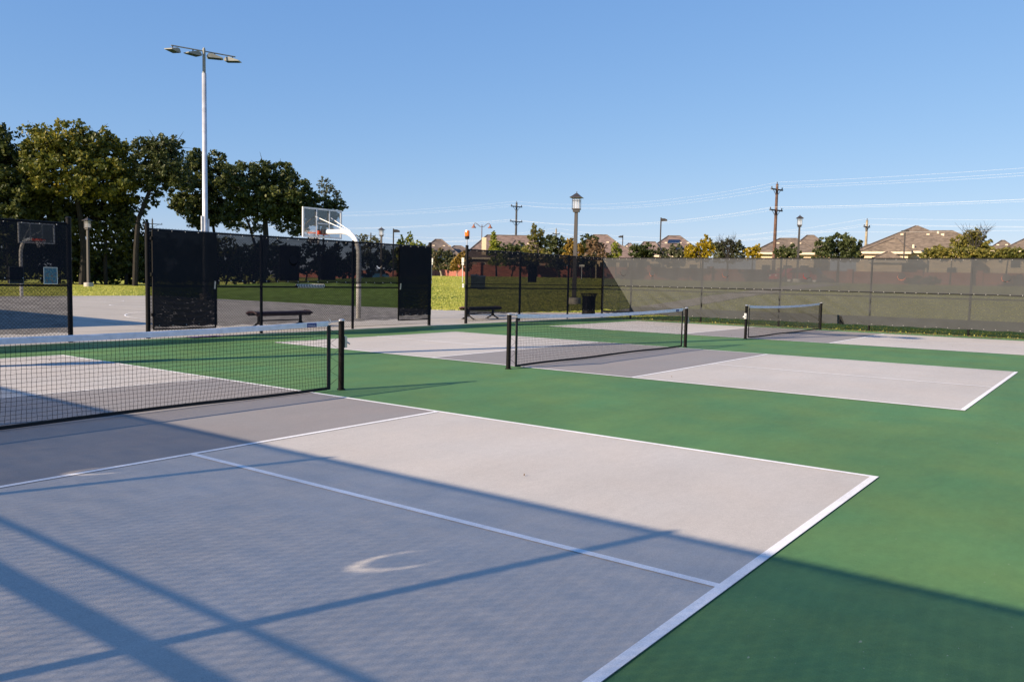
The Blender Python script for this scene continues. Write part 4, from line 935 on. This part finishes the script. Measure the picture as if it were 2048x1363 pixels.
tree(150, 98, 'broad tall tree with yellowing top behind the far hoop', ((112, 285, 52, 36), (70, 305, 34, 34), (158, 292, 44, 40), (205, 308, 38, 42), (240, 325, 30, 44), (120, 345, 60, 40), (190, 355, 60, 42), (235, 375, 42, 38)), 'l_yel', 0.26, 1.12, ((165, 572), (168, 500), (160, 430), (150, 380)), group=G1, trunk_r=.4)
tree(110, 101, 'dark shaded tree below and behind the yellowing crown', ((70, 375, 52, 42), (90, 420, 50, 36), (150, 400, 55, 40), (210, 405, 50, 38), (170, 440, 42, 28), (120, 450, 46, 26), (230, 440, 34, 30)), 'l_dark', 0.27, 0.95, ((112, 572), (108, 500), (112, 440)), group=G1, trunk_r=.35)
tree(212, 100, 'slim dark tree with bare stem between the lamp and the leaning tree', ((215, 455, 28, 20), (190, 470, 22, 16), (250, 440, 26, 26), (235, 485, 22, 16), (195, 500, 16, 14)), 'l_dark', 0.25, 0.62, ((212, 572), (210, 510), (213, 440), (205, 400)), group=G1, limb=True)
tree(250, 103, 'loose dark tree filling the space left of the leaning stem', ((240, 392, 28, 24), (258, 420, 30, 26), (268, 455, 26, 24), (290, 480, 24, 22), (250, 490, 26, 24), (275, 515, 30, 26)), 'l_dark', .27, .5, ((252, 572), (255, 500), (252, 440)), group=G1)
tree(262, 96, 'leaning open crowned tree right of the yellowing tree', ((290, 292, 26, 20), (320, 310, 34, 26), (340, 340, 34, 30), (300, 340, 30, 26), (365, 365, 26, 24), (318, 290, 24, 18), (348, 292, 22, 18), (305, 318, 34, 22), (345, 322, 30, 26), (325, 350, 36, 22), (290, 355, 24, 20), (352, 355, 22, 18), (312, 378, 30, 14), (300, 405, 16, 12)), 'l_green', 0.23, 0.84, ((270, 572), (272, 500), (276, 440), (290, 405), (303, 372), (318, 335)), group=G1, trunk_r=.3)
tree(400, 104, 'dark tree behind the floodlight pole', ((378, 345, 34, 36), (360, 400, 26, 26), (405, 420, 40, 30), (445, 355, 26, 26), (392, 322, 22, 24), (430, 332, 28, 30), (405, 375, 40, 34), (440, 385, 36, 34), (382, 412, 36, 22), (425, 425, 38, 24), (400, 445, 30, 16)), 'l_dark', 0.25, 1.01, ((436, 572), (430, 480), (425, 440), (415, 390)), group=G1)
tree(530, 100, 'broad dark tree just left of the near backboard', ((490, 350, 36, 26), (465, 370, 28, 30), (540, 400, 60, 36), (610, 425, 30, 22), (470, 435, 28, 20), (530, 342, 34, 22), (566, 348, 32, 24), (592, 378, 32, 26), (500, 385, 44, 32), (550, 390, 46, 34), (600, 415, 34, 26), (480, 415, 30, 26), (525, 425, 38, 20), (570, 432, 34, 18), (618, 395, 20, 22)), 'l_dark', 0.25, 1.06, ((525, 572), (532, 480), (530, 430), (535, 390)), group=G1, trunk_r=.4)
tree(505, 108, 'thin forked tree glimpsed under the dark crown', ((470, 450, 20, 12), (510, 455, 22, 12), (565, 452, 22, 12), (590, 465, 18, 10)), 'l_green', 0.22, 0.50, ((508, 572), (510, 490), (500, 455), (488, 425)), group=G1, trunk_r=.22)
tree(655, 102, 'dark low limbed tree behind the near backboard', ((640, 405, 30, 13), (672, 410, 22, 11), (625, 425, 30, 16), (600, 450, 28, 18), (650, 440, 24, 22), (660, 425, 26, 14)), 'l_dark', 0.24, 1.01, ((640, 572), (636, 480), (640, 430)), group=G1)
tree(650, 106, 'thin yellowish tree top above the near backboard', ((648, 368, 15, 14), (664, 382, 16, 12), (638, 390, 16, 10), (675, 396, 10, 7)), 'l_olive', 0.16, 0.37, ((645, 572), (648, 430), (650, 385)), group=G1, trunk_r=.14)
# understorey
GU = 'shaded undergrowth beneath the tall trees'
for px, d, b, lb in ((30, 104, ((0, 500, 60, 55), (50, 520, 50, 45)), 'dark undergrowth behind the far hoop at the left edge'), (120, 105, ((100, 505, 45, 50), (140, 525, 42, 42)), 'dark undergrowth behind the first fence'),
                     (190, 106, ((175, 535, 34, 34), (215, 530, 36, 38), (195, 515, 24, 22)), 'dark undergrowth behind the park lamp in the first gateway'), (270, 105, ((255, 540, 34, 28), (285, 535, 30, 34), (300, 525, 26, 24)), 'undergrowth at the foot of the leaning tree'),
                     (90, 103, ((60, 455, 50, 30), (110, 470, 44, 30), (20, 465, 50, 36)), 'dark lower boughs behind the first fence'), (165, 104, ((160, 500, 30, 30), (235, 505, 34, 34), (200, 545, 60, 24), (290, 500, 22, 30)), 'dense dark thicket right of the park lamp'),
                     (700, 112, ((690, 520, 40, 34), (730, 530, 40, 26), (660, 535, 40, 22)), 'dark trees behind the near hoop pole'), (800, 114, ((790, 520, 36, 30), (830, 525, 34, 28), (850, 505, 18, 16)), 'dark trees behind the second gate leaf'),
                     (450, 109, ((440, 500, 40, 26), (480, 520, 50, 30), (540, 515, 50, 36)), 'dark lower boughs behind the floodlight pole'), (370, 106, ((340, 520, 44, 46), (400, 520, 44, 44)), 'dark undergrowth behind the rippled gate leaf'), (490, 107, ((450, 540, 36, 28), (490, 535, 44, 34), (530, 535, 40, 34)), 'dark undergrowth behind the middle fence'),
                     (610, 109, ((580, 530, 34, 36), (625, 515, 40, 38), (665, 520, 34, 32)), 'dark undergrowth beneath the near backboard')):
    tree(px, d, lb, b, 'l_dark', .34, .75, None, group=GU, name='undergrowth', cat='bush', trunk_r=.12)
GR = 'trees and shrubs before the houses'
tree(735, 118, 'sapling with wispy top right of the near hoop pole', ((722, 478, 16, 10), (750, 482, 14, 10), (735, 500, 26, 18), (720, 520, 24, 20), (760, 515, 20, 22)), 'l_olive', .22, .5, group=GR, trunk_r=.12)
tree(812, 110, 'light green tree top above the right end of the middle fence', ((803, 482, 7, 12), (819, 478, 7, 14), (835, 492, 16, 12), (810, 500, 24, 18), (845, 515, 20, 22), (800, 525, 26, 22)), 'l_lime', .22, .7, group=GR, trunk_r=.14)
tree(885, 92, 'crape myrtle with pinkish crown in the gateway to the lawn', ((868, 518, 14, 16), (888, 512, 18, 16), (905, 520, 12, 16), (875, 532, 14, 10), (898, 532, 16, 9)), 'l_crape', .19, 1.1, ((884, 553), (882, 545), (878, 537)), bark='barkl', group=GR, trunk_r=.12)
tree(915, 90, 'rounded browning tree beside the white signs', ((915, 527, 12, 15), (908, 535, 9, 9), (928, 515, 14, 14), (935, 530, 12, 14)), 'l_rust', .18, .95, ((914, 554), (914, 545)), bark='barkl', group=GR, trunk_r=.09)
tree(993, 92, 'bright green conical tree before the long roofed house', ((987, 474, 6, 12), (990, 488, 13, 10), (990, 502, 18, 12), (995, 520, 22, 14)), 'l_lime', .17, 1.2, group=GR, trunk_r=.12)
tree(1022, 96, 'low dark green bush under the dark utility pole', ((1015, 500, 15, 14), (1040, 498, 16, 16), (1030, 520, 30, 18), (1060, 525, 20, 16)), 'l_green', .20, 1.0, group=GR, trunk_r=.1)
tree(1072, 90, 'tall yellow green conical tree, highest of the row', ((1068, 460, 7, 13), (1082, 466, 7, 10), (1068, 478, 15, 12), (1085, 485, 13, 12), (1070, 498, 24, 14), (1062, 510, 16, 12), (1088, 512, 18, 12)), 'l_hedge', .17, 1.1, group=GR, trunk_r=.13)
tree(1118, 95, 'dark green tree right of the highest conical tree', ((1100, 480, 10, 14), (1118, 482, 16, 12), (1105, 500, 20, 16), (1130, 500, 20, 18), (1118, 522, 34, 18)), 'l_green', .2, 1.1, group=GR, trunk_r=.13)
tree(1142, 88, 'amber tree left of the largest lamp', ((1142, 485, 9, 12), (1140, 500, 16, 13), (1158, 500, 12, 14), (1140, 518, 22, 14)), 'l_rust', .17, 1.1, group=GR, trunk_r=.11)
tree(1182, 93, 'dark green tree behind the largest lamp', ((1175, 478, 16, 12), (1190, 488, 16, 16), (1170, 495, 14, 14), (1180, 520, 26, 18)), 'l_green', .2, 1.05, group=GR, trunk_r=.13)
tree(1192, 86, 'browning bare tree right of the largest lamp', ((1185, 492, 16, 16), (1200, 498, 14, 12), (1192, 510, 24, 12)), 'l_brown', .16, .65, group=GR, trunk_r=.1, bark='barkl')
tree(1232, 86, 'lime green sapling before the reddish roof', ((1230, 492, 8, 10), (1234, 503, 12, 10), (1224, 515, 14, 10)), 'l_lime', .16, .8, group=GR, trunk_r=.08)
tree(1285, 94, 'dark round bush left of the plain pole lamp', ((1275, 500, 15, 14), (1296, 500, 15, 14), (1285, 512, 26, 14)), 'l_dark', .2, 1.2, group=GR, trunk_r=.1)
tree(1345, 96, 'olive bush below the solar panels', ((1330, 505, 18, 12), (1352, 500, 16, 12), (1365, 510, 18, 12), (1345, 522, 30, 12)), 'l_olive', .19, 1.1, group=GR, trunk_r=.1)
tree(1400, 88, 'golden yellow tree, brightest of the row', ((1382, 502, 14, 14), (1400, 497, 13, 12), (1412, 484, 11, 14), (1418, 500, 12, 14), (1395, 515, 26, 10)), 'l_gold', .18, 1.1, group=GR, trunk_r=.1)
tree(1455, 94, 'olive green tree with bare twigs right of the golden tree', ((1435, 495, 14, 18), (1455, 492, 18, 16), (1478, 496, 16, 14), (1455, 512, 34, 14)), 'l_olive', .19, 1.05, group=GR, trunk_r=.12)
tree(1503, 90, 'small golden green bush left of the red brown pole', ((1500, 503, 12, 10), (1514, 497, 9, 10), (1505, 513, 18, 8)), 'l_gold', .17, .9, group=GR, trunk_r=.08)
tree(1570, 90, 'green bush between the red brown pole and the park lamp', ((1560, 506, 16, 12), (1578, 502, 17, 13), (1590, 510, 14, 10)), 'l_green', .19, 1.1, group=GR, trunk_r=.1)
tree(1675, 88, 'big round green tree right of the park lamp', ((1652, 492, 20, 18), (1678, 484, 24, 18), (1702, 494, 20, 20), (1650, 508, 24, 16), (1680, 505, 30, 16), (1708, 510, 18, 14)), 'l_green', .2, 1.2, group=GR, trunk_r=.16)
tree(1945, 90, 'tall yellow green tree with bare twigs above the hedge', ((1920, 487, 16, 14), (1940, 475, 14, 12), (1955, 485, 20, 14), (1950, 468, 10, 10), (1965, 495, 18, 12)), 'l_hedge', .19, 1.1, group=GR, trunk_r=.14)
tree(1900, 86, 'yellow green hedge before the big brown house', tuple((x, 507 + 3 * math.sin(x * .2), 17, 11) for x in range(1858, 1960, 16)), 'l_hedge', .18, 1.2, group=GR, trunk_r=.08, name='hedge', cat='hedge')
tree(2010, 86, 'yellow green hedge at the right edge of the photo', tuple((x, 508 + 3 * math.sin(x * .23), 17, 11) for x in range(1972, 2075, 16)), 'l_hedge', .18, 1.2, group=GR, trunk_r=.08, name='hedge', cat='hedge')
tree(1845, 84, 'clipped dark shrub before the brick wall at the right', ((1830, 562, 20, 10), (1862, 563, 16, 10)), 'l_dark', .17, 1.2, group=GR, trunk_r=.06, name='shrub', cat='shrub')
# bare twigs
def twigs(root_px, d, n, spread, y0, y1, m, label):
    p = at(root_px, d); t = thing('bare_tree', label, 'tree', p, 0, GR); mb = MB()
    b0 = at(root_px, d, y0 + 30) - p
    for _ in range(n):
        q = at(root_px + random.uniform(-spread, spread), d, random.uniform(y1, y1 + 14)) - p; mid = b0.lerp(q, .5) + Vector((random.uniform(-.3, .3), 0, random.uniform(-.2, .3)))
        mb.tube([b0, mid, q], [.045, .03, .012], 4)
        for _ in range(3): e = q + Vector((random.uniform(-.6, .6), random.uniform(-.6, .6), random.uniform(-.1, .6))); mb.tube([mid.lerp(q, .6), e], [.018, .008], 3)
    mb.build('branches', m, t); MB().tube([(0, 0, -.2), b0], [.12, .06], 6).build('trunk', m, t)
twigs(1455, 93, 14, 24, 490, 472, M['bark'], 'bare twiggy tree rising out of the olive tree')
twigs(1950, 89, 14, 34, 470, 452, M['bark'], 'bare twiggy tree rising out of the tall yellow green tree')
# ------------------------------------------------------------------ grass blades and fallen leaves
def scatter(n, f):
    out = []
    while len(out) < n:
        q = f()
        if q: out.append(q)
    return np.array(out)
def lawn_pt():
    a = random.uniform(0, 1); px = random.uniform(840, 1240); d = 30 + 60 * random.random() ** 1.6; p = at(px, d)
    if p.x > -9.6 or (p.y < 23.2 and p.x > -17) or (p.y < 21.8): return None
    if p.y < 26 and p.x > -13.2: return None
    return (p.x, p.y, p.z + .01)
g1 = scatter(42000, lawn_pt)
def lawn2():
    px = random.uniform(1240, 2100); d = 24 + 50 * random.random() ** 1.4; p = at(px, d)
    return (p.x, p.y, p.z + .01) if p.y > 23.0 else None
g2 = scatter(9000, lawn2)
def lawn3():
    px = random.uniform(-20, 320); d = 51 + 38 * random.random(); p = at(px, d)
    return (p.x, p.y, p.z + .01) if p.x < -41.4 else None
g3 = scatter(9000, lawn3)
g4 = scatter(9000, lambda: (random.uniform(-9.2, 12), 22.66 + .5 * random.random(), -.03))
for o in (quads('grass', np.array([q_ for q_ in np.concatenate([g1, g2, g3]) if not any((q_[0] - a_) ** 2 + (q_[1] - b_) ** 2 < 1.35 for a_, b_ in fine)]), .055, M['blade'], None, (0, 0, 0), 1.4, 1.5), quads('grass', g4, .030, M['l_olive'], None, (0, 0, .01), 1.6, 1.6)): struct(o, None, 'stuff')
lf = scatter(900, lambda: (random.uniform(-8.5, 10), 22.35 + random.gauss(0, .16), .012)); lf2 = scatter(30, lambda: (random.uniform(-7, 9), random.uniform(-6, 22), .014))
for q_, z_ in ((lf, .026), (lf2, .014)): o = quads('fallen_leaves', q_, z_, M['l_brown'], None, (0, 0, 0), 3.0, 1.5); struct(o, None, 'stuff')
# purple cloth by the gate
t = MB(); 
for i in range(8):
    for j in range(5): t.v.append((-8.98 + j * .05 + .01 * math.sin(i * 2), 3.75 + i * .12, .012 + .02 * abs(math.sin(i * 1.7 + j * 1.3))))
for i in range(7):
    for j in range(4): a = i * 5 + j; t.f.append((a, a + 1, a + 6, a + 5))
tag(t.build('folded_cloth', M['purple']), 'strip of purple cloth on the ground below the rippled gate leaf', 'cloth')
